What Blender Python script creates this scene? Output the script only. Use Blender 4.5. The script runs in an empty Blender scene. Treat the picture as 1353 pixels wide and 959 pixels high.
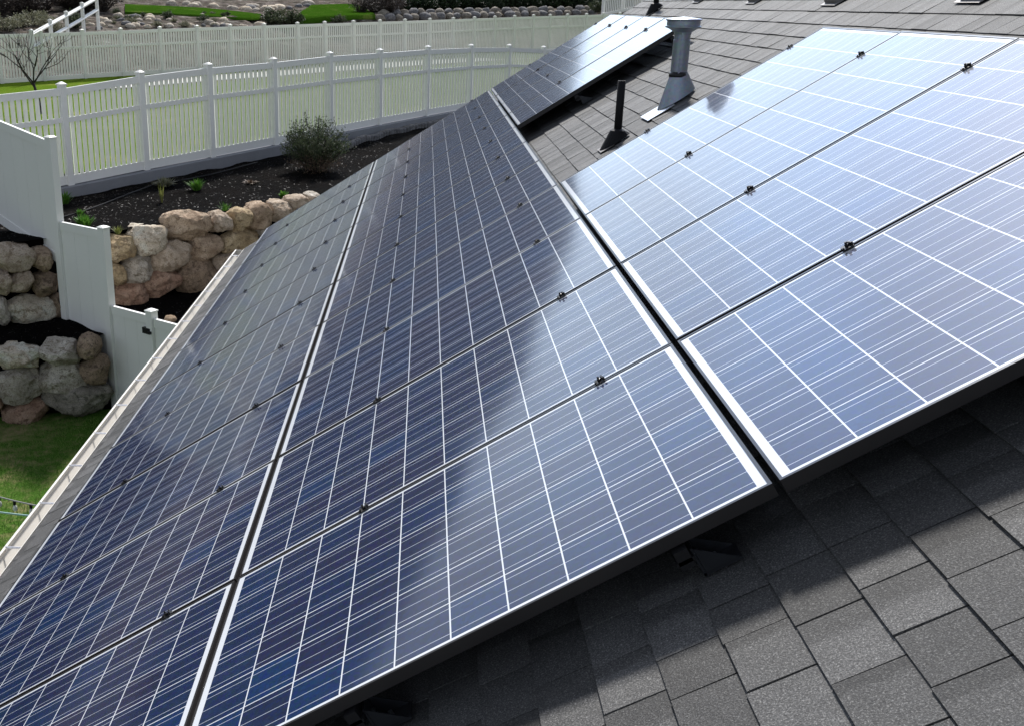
import bpy, bmesh, math, random
import numpy as np
from mathutils import Vector, Matrix, noise
R = math.radians
SC = bpy.context.scene
COL = SC.collection
rng = random.Random(7)

# ------------------------------------------------------------------ camera, sky, sun, exposure
CAM = np.array([2.016829, -2.101606, 2.774844])
RW = np.array([[0.998977261, 0.044324091, 0.008933457],
               [0.023021684, -0.328560552, -0.944202291],
               [-0.038915727, 0.943442282, -0.329244935]])   # rows: right, down, forward
F, PX, PY = 1361.70, 500.5, 479.5
PITCH = 0.565137814
VEIL = (0.72, 1.0, 0.36, 0.90); VEIL_LOW = (12.0, 15.0, 18.6, 1); VEIL_HIGH = (8.8, 13.8, 25.0, 1)
SUN_EL, SUN_AZ = 44.0, 4.0            # degrees, azimuth from +Y towards +X

cd = bpy.data.cameras.new('camera')
cam = bpy.data.objects.new('camera', cd)
COL.objects.link(cam)
cd.sensor_width = 36.0
cd.lens = F / 1353.0 * 36.0
cd.shift_x = (676.5 - PX) / 1353.0
cd.clip_start, cd.clip_end = 0.05, 6000
m = Matrix(((RW[0][0], -RW[1][0], -RW[2][0], CAM[0]),
            (RW[0][1], -RW[1][1], -RW[2][1], CAM[1]),
            (RW[0][2], -RW[1][2], -RW[2][2], CAM[2]), (0, 0, 0, 1)))
cam.matrix_world = m
SC.camera = cam

world = bpy.data.worlds.new('World'); SC.world = world; world.use_nodes = True
wt = world.node_tree; wt.nodes.clear()
def wn(t, **k):
    n = wt.nodes.new(t)
    for a, b in k.items(): setattr(n, a, b)
    return n
sky = wn('ShaderNodeTexSky', sky_type='NISHITA', sun_disc=False)
sky.sun_elevation = R(SUN_EL); sky.sun_rotation = R(SUN_AZ)
sky.air_density = 1.0; sky.dust_density = 2.5; sky.altitude = 1300
bg = wn('ShaderNodeBackground'); bg.inputs['Strength'].default_value = 0.10
wo = wn('ShaderNodeOutputWorld')
tc = wn('ShaderNodeTexCoord')
def wmath(op, a, b=None, c=None):
    q = wn('ShaderNodeMath', operation=op)
    for k, x in enumerate((a, b, c)):
        if x is None: continue
        if isinstance(x, (int, float)): q.inputs[k].default_value = x
        else: wt.links.new(x, q.inputs[k])
    return q.outputs[0]
def wstep(x, a, b):
    q = wn('ShaderNodeMapRange', interpolation_type='SMOOTHSTEP'); q.inputs[1].default_value = a; q.inputs[2].default_value = b
    wt.links.new(x, q.inputs[0]); return q.outputs[0]
sep = wn('ShaderNodeSeparateXYZ'); wt.links.new(tc.outputs['Generated'], sep.inputs[0])
# bright sunward cloud veil, low in the sky, broken by noise; blue sky above it
cn = wn('ShaderNodeTexNoise'); cn.inputs['Scale'].default_value = 4.2; cn.inputs['Detail'].default_value = 5; cn.inputs['Roughness'].default_value = 0.5
cmap = wn('ShaderNodeMapping'); cmap.inputs['Scale'].default_value = (1, 1, 1.6)
wt.links.new(tc.outputs['Generated'], cmap.inputs['Vector']); wt.links.new(cmap.outputs['Vector'], cn.inputs['Vector'])
flat = wn('ShaderNodeVectorMath', operation='MULTIPLY'); flat.inputs[1].default_value = (1, 1, 0); wt.links.new(tc.outputs['Generated'], flat.inputs[0])
nrm = wn('ShaderNodeVectorMath', operation='NORMALIZE'); wt.links.new(flat.outputs[0], nrm.inputs[0])
sunward = wn('ShaderNodeVectorMath', operation='DOT_PRODUCT'); wt.links.new(nrm.outputs[0], sunward.inputs[0])
sunward.inputs[1].default_value = (math.sin(R(9)), math.cos(R(9)), 0.0)
side = wstep(sunward.outputs['Value'], VEIL[0], VEIL[1])
low = wmath('SUBTRACT', 1.0, wstep(sep.outputs[2], VEIL[2], VEIL[3]))
brk = wmath('ADD', 0.62, wmath('MULTIPLY', wstep(cn.outputs['Fac'], 0.36, 0.64), 0.38))
veil = wmath('MULTIPLY', wmath('MULTIPLY', side, low), brk)
mx = wn('ShaderNodeMix', data_type='RGBA')
hs = wn('ShaderNodeHueSaturation'); hs.inputs['Saturation'].default_value = 0.42; wt.links.new(sky.outputs['Color'], hs.inputs['Color'])
wt.links.new(veil, mx.inputs[0]); wt.links.new(hs.outputs['Color'], mx.inputs[6]); vc = wn('ShaderNodeMix', data_type='RGBA'); wt.links.new(wstep(sep.outputs[2], 0.22, 0.58), vc.inputs[0]); vc.inputs[6].default_value = VEIL_LOW; vc.inputs[7].default_value = VEIL_HIGH; wt.links.new(vc.outputs[2], mx.inputs[7])
wt.links.new(mx.outputs[2], bg.inputs['Color'])
wt.links.new(bg.outputs[0], wo.inputs['Surface'])

sd = bpy.data.lights.new('sun', 'SUN'); sd.energy = 4.0; sd.angle = R(6.0); sd.color = (1.0, 0.96, 0.90)
sun = bpy.data.objects.new('sun', sd); COL.objects.link(sun)
sv = Vector((math.sin(R(SUN_AZ)) * math.cos(R(SUN_EL)), math.cos(R(SUN_AZ)) * math.cos(R(SUN_EL)), math.sin(R(SUN_EL))))
sun.rotation_euler = sv.to_track_quat('Z', 'Y').to_euler()
sun.location = (0, 0, 40)
vs = SC.view_settings
vs.view_transform = 'Standard'; vs.look = 'None'; vs.exposure = 0.6; vs.gamma = 1.0; vs.use_curve_mapping = False

# ------------------------------------------------------------------ geometry helpers
def ray(u, v):
    return RW.T @ np.array([(u - PX) / F, (v - PY) / F, 1.0])
def at_z(u, v, z):
    d = ray(u, v); return CAM + d * (z - CAM[2]) / d[2]
def at_y(u, v, y):
    d = ray(u, v); return CAM + d * (y - CAM[1]) / d[1]
def at_plane(u, v, P, d2):
    n = np.array([d2[1], -d2[0], 0.0]); r = ray(u, v)
    return CAM + r * (n @ (np.array(P) - CAM)) / (n @ r)
CP, SP = math.cos(PITCH), math.sin(PITCH)
def rp(S, t, h=0.0):                       # roof coordinates: along eave, up the slope, above the panel plane
    return Vector((t * CP - h * SP, S, t * SP + h * CP))
def at_roof(u, v, h):
    d = ray(u, v); n = np.array([-SP, 0, CP])
    X = CAM + d * (h - n @ CAM) / (n @ d)
    return X[1], X[0] * CP + X[2] * SP
ROOFROT = (0.0, -PITCH, 0.0)               # local x up the slope, y along the eave, z the roof normal

class MB:
    def __init__(s): s.v, s.f, s.mi, s.uv, s.c = [], [], [], [], []
    def face(s, pts, mi=0, uv=None, col=None):
        b = len(s.v); s.v += [tuple(p) for p in pts]; s.f.append(tuple(range(b, b + len(pts))))
        s.mi.append(mi); s.uv.append(uv); s.c.append(col)
    def box(s, c, size, M=None, mi=0, top=1.0, skip=()):
        hx, hy, hz = size[0] / 2, size[1] / 2, size[2] / 2
        P = []
        for z in (-1, 1):
            k = top if z > 0 else 1.0
            for x, y in ((-1, -1), (1, -1), (1, 1), (-1, 1)):
                p = Vector((x * hx * k, y * hy * k, z * hz))
                if M is not None: p = M @ p
                P.append(p + Vector(c))
        b = len(s.v); s.v += [tuple(p) for p in P]
        for i, q in enumerate(((3, 2, 1, 0), (4, 5, 6, 7), (0, 1, 5, 4), (1, 2, 6, 5), (2, 3, 7, 6), (3, 0, 4, 7))):
            if i in skip: continue
            s.f.append(tuple(b + j for j in q)); s.mi.append(mi); s.uv.append(None); s.c.append(None)
    def loft(s, rings, mi=0, cap0=True, cap1=True):
        n = len(rings[0]); b = len(s.v)
        for r in rings: s.v += [tuple(p) for p in r]
        for i in range(len(rings) - 1):
            for j in range(n):
                k = (j + 1) % n
                s.f.append((b + i * n + j, b + i * n + k, b + (i + 1) * n + k, b + (i + 1) * n + j))
                s.mi.append(mi); s.uv.append(None); s.c.append(None)
        if cap0: s.f.append(tuple(b + j for j in reversed(range(n)))); s.mi.append(mi); s.uv.append(None); s.c.append(None)
        if cap1:
            o = b + (len(rings) - 1) * n
            s.f.append(tuple(o + j for j in range(n))); s.mi.append(mi); s.uv.append(None); s.c.append(None)
    def tube(s, pts, rad, n=8, mi=0, caps=True):
        pts = [Vector(p) for p in pts]
        if not hasattr(rad, '__len__'): rad = [rad] * len(pts)
        rings = []
        up = Vector((0, 0, 1))
        for i, p in enumerate(pts):
            d = (pts[min(i + 1, len(pts) - 1)] - pts[max(i - 1, 0)]).normalized()
            a = d.cross(up)
            if a.length < 1e-3: a = d.cross(Vector((0, 1, 0)))
            a.normalize(); c = d.cross(a)
            rings.append([p + (a * math.cos(2 * math.pi * k / n) + c * math.sin(2 * math.pi * k / n)) * rad[i] for k in range(n)])
        s.loft(rings, mi, caps, caps)
    def lathe(s, prof, n=24, c=(0, 0, 0), mi=0):
        rings = [[(c[0] + r * math.cos(2 * math.pi * k / n), c[1] + r * math.sin(2 * math.pi * k / n), c[2] + z) for k in range(n)] for r, z in prof]
        s.loft(rings, mi)
    def mesh(s, name, mats, smooth=False):
        me = bpy.data.meshes.new(name); me.from_pydata(s.v, [], s.f)
        for mm in (mats if isinstance(mats, (list, tuple)) else [mats]): me.materials.append(mm)
        me.polygons.foreach_set('material_index', s.mi)
        if smooth: me.polygons.foreach_set('use_smooth', [True] * len(s.f))
        if any(u is not None for u in s.uv):
            ul = me.uv_layers.new(name='UVMap'); k = 0; dat = []
            for f, u in zip(s.f, s.uv):
                for i in range(len(f)): dat += list(u[i]) if u else [0, 0]
            ul.data.foreach_set('uv', dat)
        if any(c is not None for c in s.c):
            ca = me.color_attributes.new('tint', 'FLOAT_COLOR', 'CORNER'); dat = []
            for f, c in zip(s.f, s.c):
                for i in range(len(f)): dat += list(c) if c else [0.5, 0.5, 0.5, 1]
            ca.data.foreach_set('color', dat)
        me.update()
        return me
    def obj(s, name, mats, parent=None, smooth=False, loc=None):
        return link(name, s.mesh(name, mats, smooth), parent, loc)
def link(name, data, parent=None, loc=None):
    o = bpy.data.objects.new(name, data); COL.objects.link(o)
    if parent is not None: o.parent = parent
    if loc is not None: o.location = loc
    return o
def tag(o, label=None, cat=None, group=None, kind=None):
    if label: o['label'] = label
    if cat: o['category'] = cat
    if group: o['group'] = group
    if kind: o['kind'] = kind
    return o
def thing(name, label, cat, loc=(0, 0, 0), rot=(0, 0, 0), group=None):
    o = link(name, None, None, loc); o.rotation_euler = rot; o.empty_display_size = 0.1
    return tag(o, label, cat, group)
def copy_tree(o, parent=None):
    c = o.copy(); COL.objects.link(c)
    if parent is not None: c.parent = parent
    for ch in list(o.children): copy_tree(ch, c)
    return c
def rotz(a): return Matrix.Rotation(a, 3, 'Z')
ORD = ['nearest', 'second', 'third', 'fourth', 'fifth', 'sixth', 'seventh', 'eighth', 'ninth', 'tenth', 'farthest']

# ------------------------------------------------------------------ materials
class Mat:
    def __init__(s, name):
        s.m = bpy.data.materials.new(name); s.m.use_nodes = True; s.t = s.m.node_tree
        s.b = s.t.nodes['Principled BSDF']
    def n(s, t, **k):
        q = s.t.nodes.new(t)
        for a, b in k.items():
            if a.startswith('in_'):
                key = a[3:]; q.inputs[int(key) if key.isdigit() else key.replace('_', ' ')].default_value = b
            else: setattr(q, a, b)
        return q
    def l(s, a, b): s.t.links.new(a, b)
    def math(s, op, a, b=None, c=None):
        q = s.n('ShaderNodeMath', operation=op)
        for i, x in enumerate((a, b, c)):
            if x is None: continue
            if isinstance(x, (int, float)): q.inputs[i].default_value = x
            else: s.l(x, q.inputs[i])
        return q.outputs[0]
    def mix(s, f, a, b, blend='MIX'):
        q = s.n('ShaderNodeMix', data_type='RGBA', blend_type=blend)
        for i, x in ((0, f), (6, a), (7, b)):
            if isinstance(x, (int, float)): q.inputs[i].default_value = x
            elif isinstance(x, tuple): q.inputs[i].default_value = x if len(x) == 4 else x + (1,)
            else: s.l(x, q.inputs[i])
        return q.outputs[2]
    def noise(s, vec, scale, detail=4, rough=0.6, dist=0.0):
        q = s.n('ShaderNodeTexNoise'); q.inputs['Scale'].default_value = scale; q.inputs['Detail'].default_value = detail
        q.inputs['Roughness'].default_value = rough; q.inputs['Distortion'].default_value = dist
        if vec is not None: s.l(vec, q.inputs['Vector'])
        return q.outputs['Fac']
    def ramp(s, fac, stops):
        q = s.n('ShaderNodeValToRGB'); e = q.color_ramp.elements
        while len(e) < len(stops): e.new(0.5)
        for i, (p, c) in enumerate(stops):
            e[i].position = p; e[i].color = c if len(c) == 4 else tuple(c) + (1,)
        s.l(fac, q.inputs['Fac']); return q.outputs['Color']
    def coord(s, kind='Object'): return s.n('ShaderNodeTexCoord').outputs[kind]
    def pos(s): return s.n('ShaderNodeNewGeometry').outputs['Position']
    def rnd(s): return s.n('ShaderNodeObjectInfo').outputs['Random']
    def set(s, **k):
        for a, b in k.items():
            key = {'col': 'Base Color', 'rough': 'Roughness', 'metal': 'Metallic', 'spec': 'Specular IOR Level',
                   'coat': 'Coat Weight', 'coatr': 'Coat Roughness'}[a]
            if isinstance(b, (int, float)): s.b.inputs[key].default_value = b
            elif isinstance(b, tuple): s.b.inputs[key].default_value = b if len(b) == 4 else b + (1,)
            else: s.l(b, s.b.inputs[key])
        return s
    def bump(s, h, strength=0.4, dist=0.01, target='Normal'):
        q = s.n('ShaderNodeBump'); q.inputs['Strength'].default_value = strength; q.inputs['Distance'].default_value = dist
        s.l(h, q.inputs['Height']); s.l(q.outputs['Normal'], s.b.inputs[target]); return s

def m_plain(name, col, rough=0.6, metal=0.0, vary=0.12, nscale=6.0, spec=0.5, bump=0.0):
    M = Mat(name); p = M.pos()
    n = M.noise(p, nscale, 5)
    c = M.mix(n, tuple(x * (1 - vary) for x in col), tuple(min(1, x * (1 + vary)) for x in col))
    M.set(col=c, rough=rough, metal=metal, spec=spec)
    if bump: M.bump(M.noise(p, nscale * 8, 3), bump, 0.004)
    return M.m

# solar laminate: poly cells, busbars and gaps under textured glass, by UV (u across 6 cells, v along 10 cells)
def m_laminate():
    M = Mat('solar_glass')
    uv = M.n('ShaderNodeUVMap').outputs[0]
    sp = M.n('ShaderNodeSeparateXYZ'); M.l(uv, sp.inputs[0])
    u, v = sp.outputs[0], sp.outputs[1]
    fu, fv = M.math('FRACT', u), M.math('FRACT', v)
    def near(f, c, w): return M.math('LESS_THAN', M.math('ABSOLUTE', M.math('SUBTRACT', f, c)), w)
    gap_u = M.math('GREATER_THAN', M.math('ABSOLUTE', M.math('SUBTRACT', fu, 0.5)), 0.5 - 0.0115)
    gap_v = M.math('GREATER_THAN', M.math('ABSOLUTE', M.math('SUBTRACT', fv, 0.5)), 0.5 - 0.0135)
    out = M.math('MAXIMUM', M.math('MAXIMUM', M.math('LESS_THAN', u, 0.0), M.math('GREATER_THAN', u, 6.0)),
                 M.math('MAXIMUM', M.math('LESS_THAN', v, 0.0), M.math('GREATER_THAN', v, 10.0)))
    white = M.math('MAXIMUM', M.math('MAXIMUM', gap_u, gap_v), out)
    bus = M.math('MAXIMUM', M.math('MAXIMUM', near(fu, 0.155, 0.0062), near(fu, 0.5, 0.0062)), near(fu, 0.845, 0.0062))
    # per cell tint
    cu, cv = M.math('FLOOR', u), M.math('FLOOR', v)
    comb = M.n('ShaderNodeCombineXYZ'); M.l(cu, comb.inputs[0]); M.l(cv, comb.inputs[1])
    M.l(M.math('MULTIPLY', M.rnd(), 97.0), comb.inputs[2])
    wn_ = M.n('ShaderNodeTexWhiteNoise', noise_dimensions='3D'); M.l(comb.outputs[0], wn_.inputs['Vector'])
    tint = M.ramp(wn_.outputs['Value'], [(0.0, (0.008, 0.022, 0.072)), (0.3, (0.010, 0.019, 0.062)), (0.55, (0.014, 0.018, 0.055)),
                                         (0.8, (0.010, 0.020, 0.062)), (1.0, (0.006, 0.027, 0.092))])
    vor = M.n('ShaderNodeTexVoronoi'); vor.inputs['Scale'].default_value = 14.0; M.l(uv, vor.inputs['Vector'])
    grain = M.mix(0.22, tint, vor.outputs['Color'], 'OVERLAY')
    c = M.mix(bus, grain, (0.46, 0.50, 0.58))
    c = M.mix(white, c, (0.66, 0.69, 0.74))
    dust = M.noise(M.pos(), 2.2, 5, 0.6)
    c = M.mix(M.math('MULTIPLY', M.math('SUBTRACT', dust, 0.35), 0.015), c, (0.40, 0.42, 0.45))
    grime = M.math('MULTIPLY', M.ramp(M.noise(M.pos(), 9.0, 6, 0.7), [(0.50, (0, 0, 0)), (0.75, (1, 1, 1))]), M.ramp(v, [(0.0, (0.16, 0.16, 0.16)), (0.06, (0.035, 0.035, 0.035)), (1.0, (0.012, 0.012, 0.012))]))
    c = M.mix(grime, c, (0.36, 0.35, 0.33))
    cr_ = M.math('ADD', 0.060, M.math('MULTIPLY', dust, 0.05))
    M.set(col=c, rough=0.5, spec=0.08, coat=1.0, coatr=cr_)
    M.b.inputs['Coat IOR'].default_value = 1.52
    return M.m
LAM = m_laminate()
FRAME = m_plain('black_anodised_frame', (0.026, 0.024, 0.025), 0.28, 0.0, 0.1)
BLACK = m_plain('black_metal', (0.018, 0.018, 0.02), 0.42, 0.3, 0.2)
RUBBER = m_plain('black_plastic', (0.010, 0.010, 0.012), 0.6, 0.0, 0.25, 6.0, 0.18)
STEEL = m_plain('bright_steel', (0.55, 0.55, 0.56), 0.35, 1.0, 0.1, 40)
ALU = m_plain('mill_aluminium', (0.50, 0.50, 0.52), 0.45, 1.0, 0.1, 30)
def m_galv():
    M = Mat('galvanised_steel'); p = M.pos()
    v = M.n('ShaderNodeTexVoronoi'); v.inputs['Scale'].default_value = 60; M.l(p, v.inputs['Vector'])
    c = M.mix(0.14, (0.36, 0.41, 0.48), v.outputs['Color'], 'OVERLAY')
    c = M.mix(M.math('MULTIPLY', M.noise(p, 7, 4), 0.5), c, (0.20, 0.235, 0.285))
    return M.set(col=c, rough=0.40, metal=0.65).m
GALV = m_galv()
def m_vinyl(name, col, trans=0.18):
    M = Mat(name); p = M.pos()
    n = M.noise(p, 1.7, 5, 0.6)
    c = M.mix(n, tuple(x * 0.93 for x in col), col)
    M.set(col=c, rough=0.42, spec=0.4)
    if trans:
        tr = M.n('ShaderNodeBsdfTranslucent'); tr.inputs['Color'].default_value = (0.85, 0.86, 0.82, 1)
        mxs = M.n('ShaderNodeMixShader'); mxs.inputs[0].default_value = trans
        M.l(M.b.outputs[0], mxs.inputs[1]); M.l(tr.outputs[0], mxs.inputs[2])
        M.l(mxs.outputs[0], M.t.nodes['Material Output'].inputs['Surface'])
    return M.m
VINYL = m_vinyl('white_vinyl', (0.87, 0.87, 0.85), 0.0)
PICKET = m_vinyl('white_vinyl_picket', (0.86, 0.87, 0.83), 0.34)
VINYL_FAR = m_vinyl('weathered_white_vinyl', (0.84, 0.84, 0.81), 0.20)
GUTTER = m_plain('cream_gutter_paint', (0.61, 0.585, 0.54), 0.45, 0.0, 0.10, 3.0)
def m_shingle():
    M = Mat('asphalt_shingle'); p = M.pos()
    a = M.n('ShaderNodeVertexColor', layer_name='tint'); s = M.n('ShaderNodeSeparateColor'); M.l(a.outputs['Color'], s.inputs[0])
    uv = M.n('ShaderNodeUVMap').outputs[0]; q = M.n('ShaderNodeSeparateXYZ'); M.l(uv, q.inputs[0])
    gran = M.noise(p, 250.0, 3, 0.8)
    gran2 = M.noise(p, 130.0, 3, 0.7)
    blot = M.noise(p, 9.0, 4, 0.6)
    base = M.ramp(gran, [(0.34, (0.022, 0.022, 0.023)), (0.48, (0.085, 0.085, 0.087)), (0.58, (0.15, 0.149, 0.148)), (0.68, (0.42, 0.42, 0.415))])
    base = M.mix(1.0, base, (0.82, 0.82, 0.82, 1), 'MULTIPLY')
    base = M.mix(M.math('MULTIPLY', gran2, 0.55), base, (0.085, 0.085, 0.087))
    # each tab has its own granule blend; some carry a darker printed band towards their upper end
    k = M.math('ADD', 0.70, M.math('MULTIPLY', s.outputs[0], 0.66))
    edge = M.math('ADD', q.outputs[1], M.math('MULTIPLY', M.math('SUBTRACT', blot, 0.5), 0.5))
    band = M.math('MULTIPLY', M.n('ShaderNodeMapRange', interpolation_type='SMOOTHSTEP').outputs[0], 0.36)
    mr = band.node.inputs[0].links[0].from_node; M.l(M.math('SUBTRACT', edge, s.outputs[1]), mr.inputs[0]); mr.inputs[1].default_value = -0.06; mr.inputs[2].default_value = 0.10
    k = M.math('MULTIPLY', k, M.math('SUBTRACT', 1.0, band))
    k = M.math('MULTIPLY', k, M.math('ADD', 0.75, M.math('MULTIPLY', blot, 0.5)))
    kk = M.n('ShaderNodeCombineColor'); [M.l(k, kk.inputs[i]) for i in range(3)]
    c = M.mix(1.0, base, kk.outputs[0], 'MULTIPLY')
    M.set(col=c, rough=0.72, spec=0.32)
    M.bump(gran, 0.8, 0.003)
    return M.m
SHINGLE = m_shingle()
DECK = m_plain('roof_underlay', (0.008, 0.008, 0.008), 0.9, 0, 0.2)
SIDING = m_plain('grey_stucco', (0.30, 0.29, 0.27), 0.85, 0, 0.1, 20, 0.3, 0.3)
TRIM = m_plain('white_trim_paint', (0.66, 0.64, 0.60), 0.5, 0, 0.08)
def m_concrete(name, col):
    M = Mat(name); p = M.pos()
    n = M.noise(p, 3.0, 8, 0.65); f = M.noise(p, 60, 4, 0.7)
    c = M.mix(n, tuple(x * 0.72 for x in col), tuple(x * 1.12 for x in col))
    c = M.mix(M.math('MULTIPLY', f, 0.25), c, tuple(x * 0.6 for x in col))
    M.set(col=c, rough=0.9, spec=0.25); M.bump(f, 0.4, 0.006); return M.m
CONC = m_concrete('grey_concrete', (0.27, 0.28, 0.31))
CONC_L = m_concrete('pale_concrete', (0.62, 0.61, 0.58))
def m_rock(name, cols, stain):
    def up(c):
        g_ = sum(c) / 3; return tuple(min(0.75, (g_ + (x - g_) * 0.85) * 1.5) for x in c)
    cols = [up(c) for c in cols]; stain = up(stain)
    M = Mat(name); p = M.coord('Object')
    off = M.n('ShaderNodeVectorMath', operation='ADD'); M.l(p, off.inputs[0])
    ro = M.n('ShaderNodeCombineXYZ'); r = M.math('MULTIPLY', M.rnd(), 40.0); [M.l(r, ro.inputs[i]) for i in range(3)]
    M.l(ro.outputs[0], off.inputs[1]); p = off.outputs[0]
    a = M.noise(p, 3.2, 6, 0.6, 0.6); b = M.noise(p, 11.0, 6, 0.7, 0.3); f = M.noise(p, 55, 4, 0.7)
    c = M.ramp(a, [(0.30, cols[0]), (0.50, cols[1]), (0.70, cols[2])])
    c = M.mix(M.ramp(b, [(0.52, (0, 0, 0)), (0.60, (0.85, 0.85, 0.85))]), c, stain)
    c = M.mix(M.ramp(f, [(0.48, (0, 0, 0)), (0.66, (0.75, 0.75, 0.75))]), c, tuple(x * 0.5 for x in cols[0]))
    M.set(col=c, rough=0.95, spec=0.15)
    h = M.math('ADD', M.math('MULTIPLY', b, 0.6), M.math('MULTIPLY', f, 0.4))
    M.bump(h, 1.0, 0.05); return M.m
ROCK = {
 'tan': m_rock('tan_sandstone', [(0.22, 0.15, 0.095), (0.36, 0.26, 0.175), (0.46, 0.36, 0.26)], (0.16, 0.105, 0.065)),
 'yellow': m_rock('yellow_sandstone', [(0.24, 0.165, 0.08), (0.37, 0.275, 0.155), (0.47, 0.38, 0.25)], (0.17, 0.12, 0.07)),
 'cream': m_rock('cream_sandstone', [(0.30, 0.24, 0.17), (0.47, 0.40, 0.31), (0.58, 0.52, 0.43)], (0.22, 0.17, 0.11)),
 'pink': m_rock('pinkish_stone', [(0.24, 0.18, 0.125), (0.37, 0.29, 0.215), (0.47, 0.39, 0.31)], (0.20, 0.14, 0.09)),
 'grey': m_rock('grey_stone', [(0.21, 0.18, 0.145), (0.35, 0.31, 0.26), (0.50, 0.46, 0.40)], (0.15, 0.12, 0.08)),
 'brown': m_rock('brown_stone', [(0.15, 0.105, 0.07), (0.25, 0.175, 0.115), (0.34, 0.25, 0.175)], (0.08, 0.055, 0.04)),
 'rust': m_rock('rusty_brown_stone', [(0.19, 0.10, 0.065), (0.28, 0.17, 0.115), (0.36, 0.25, 0.18)], (0.12, 0.07, 0.045)),
 'dark': m_rock('dark_grey_stone', [(0.13, 0.115, 0.095), (0.21, 0.185, 0.155), (0.32, 0.29, 0.25)], (0.07, 0.065, 0.05)),
 'slate': m_rock('blue_grey_stone', [(0.085, 0.085, 0.09), (0.14, 0.14, 0.15), (0.21, 0.205, 0.21)], (0.07, 0.065, 0.06)),
}
def m_mulch():
    M = Mat('dark_bark_mulch'); p = M.pos()
    st = M.n('ShaderNodeMapping'); st.inputs['Scale'].default_value = (1, 1.8, 1); M.l(p, st.inputs[0])
    a = M.noise(st.outputs[0], 34, 5, 0.75, 0.6); b = M.noise(p, 1.6, 4, 0.6); f = M.noise(st.outputs[0], 120, 3, 0.7)
    c = M.ramp(a, [(0.40, (0.002, 0.002, 0.002)), (0.56, (0.006, 0.0053, 0.0055)), (0.68, (0.013, 0.011, 0.011)), (0.80, (0.055, 0.047, 0.045))])
    c = M.mix(M.ramp(b, [(0.45, (0, 0, 0)), (0.75, (0.5, 0.5, 0.5))]), c, (0.013, 0.010, 0.009))
    M.set(col=c, rough=1.0, spec=0.03); M.bump(M.math('ADD', a, M.math('MULTIPLY', f, 0.4)), 1.0, 0.04); return M.m
MULCH = m_mulch()
def m_lawn(name, dark, mid, dry, dryness):
    M = Mat(name); p = M.pos()
    a = M.noise(p, 45, 4, 0.75); b = M.noise(p, 0.9, 5, 0.65); f = M.noise(p, 7, 4, 0.6)
    c = M.ramp(a, [(0.30, tuple(x * 0.45 for x in dark)), (0.5, dark), (0.7, mid)])
    mask = M.ramp(M.math('ADD', M.math('MULTIPLY', b, 0.7), M.math('MULTIPLY', f, 0.3)), [(0.50 - dryness, (0, 0, 0)), (0.64 - dryness, (0.85, 0.85, 0.85))])
    c = M.mix(mask, c, dry)
    M.set(col=c, rough=1.0, spec=0.0); M.bump(a, 0.6, 0.03); return M.m
LAWN = m_lawn('patchy_lawn', (0.055, 0.125, 0.020), (0.130, 0.230, 0.045), (0.27, 0.225, 0.12), 0.02)
LAWN2 = m_lawn('bright_lawn', (0.085, 0.150, 0.014), (0.170, 0.240, 0.030), (0.24, 0.24, 0.07), -0.02)
LAWN3 = m_lawn('deep_green_lawn', (0.026, 0.072, 0.006), (0.055, 0.115, 0.012), (0.095, 0.125, 0.03), -0.04)
def m_hill():
    M = Mat('scrub_hillside'); p = M.pos()
    a = M.noise(p, 0.035, 8, 0.7); b = M.noise(p, 0.4, 6, 0.7); f = M.noise(p, 4.0, 5, 0.7)
    c = M.ramp(M.math('ADD', M.math('MULTIPLY', a, 0.5), M.math('MULTIPLY', b, 0.5)),
               [(0.38, (0.007, 0.011, 0.010)), (0.48, (0.014, 0.020, 0.018)), (0.56, (0.028, 0.031, 0.030)), (0.66, (0.052, 0.051, 0.048))])
    c = M.mix(M.math('MULTIPLY', f, 0.6), c, (0.016, 0.018, 0.018))
    M.set(col=c, rough=1.0, spec=0.0); M.bump(f, 0.8, 0.15); return M.m
HILL = m_hill()
def m_soil():
    M = Mat('stony_soil'); p = M.pos()
    a = M.noise(p, 1.2, 7, 0.75); v = M.n('ShaderNodeTexVoronoi'); v.inputs['Scale'].default_value = 3.2; M.l(p, v.inputs['Vector'])
    c = M.ramp(a, [(0.36, (0.030, 0.029, 0.025)), (0.48, (0.075, 0.066, 0.057)), (0.58, (0.135, 0.118, 0.105)), (0.7, (0.27, 0.26, 0.245))])
    hv = M.n('ShaderNodeHueSaturation'); hv.inputs['Saturation'].default_value = 0.12; M.l(v.outputs['Color'], hv.inputs['Color'])
    c = M.mix(0.5, c, hv.outputs['Color'], 'OVERLAY')
    M.set(col=c, rough=1.0, spec=0.0); M.bump(M.math('ADD', a, v.outputs['Distance']), 1.0, 0.12); return M.m
SOIL = m_soil()
def m_leaf(name, cols, trans=0.25):
    M = Mat(name); g = M.n('ShaderNodeVertexColor', layer_name='tint'); s = M.n('ShaderNodeSeparateColor'); M.l(g.outputs['Color'], s.inputs[0])
    c = M.ramp(s.outputs[0], [(i / (len(cols) - 1), x) for i, x in enumerate(cols)])
    M.set(col=c, rough=0.6, spec=0.3)
    tr = M.n('ShaderNodeBsdfTranslucent'); M.l(c, tr.inputs['Color'])
    mxs = M.n('ShaderNodeMixShader'); mxs.inputs[0].default_value = trans
    M.l(M.b.outputs[0], mxs.inputs[1]); M.l(tr.outputs[0], mxs.inputs[2]); M.l(mxs.outputs[0], M.t.nodes['Material Output'].inputs['Surface'])
    return M.m
LEAF_SHRUB = m_leaf('dusty_green_leaf', [(0.020, 0.034, 0.014), (0.040, 0.062, 0.026), (0.075, 0.095, 0.050), (0.12, 0.13, 0.08)])
LEAF_DARK = m_leaf('dark_evergreen_leaf', [(0.006, 0.014, 0.006), (0.014, 0.030, 0.012), (0.030, 0.055, 0.020)], 0.15)
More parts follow.
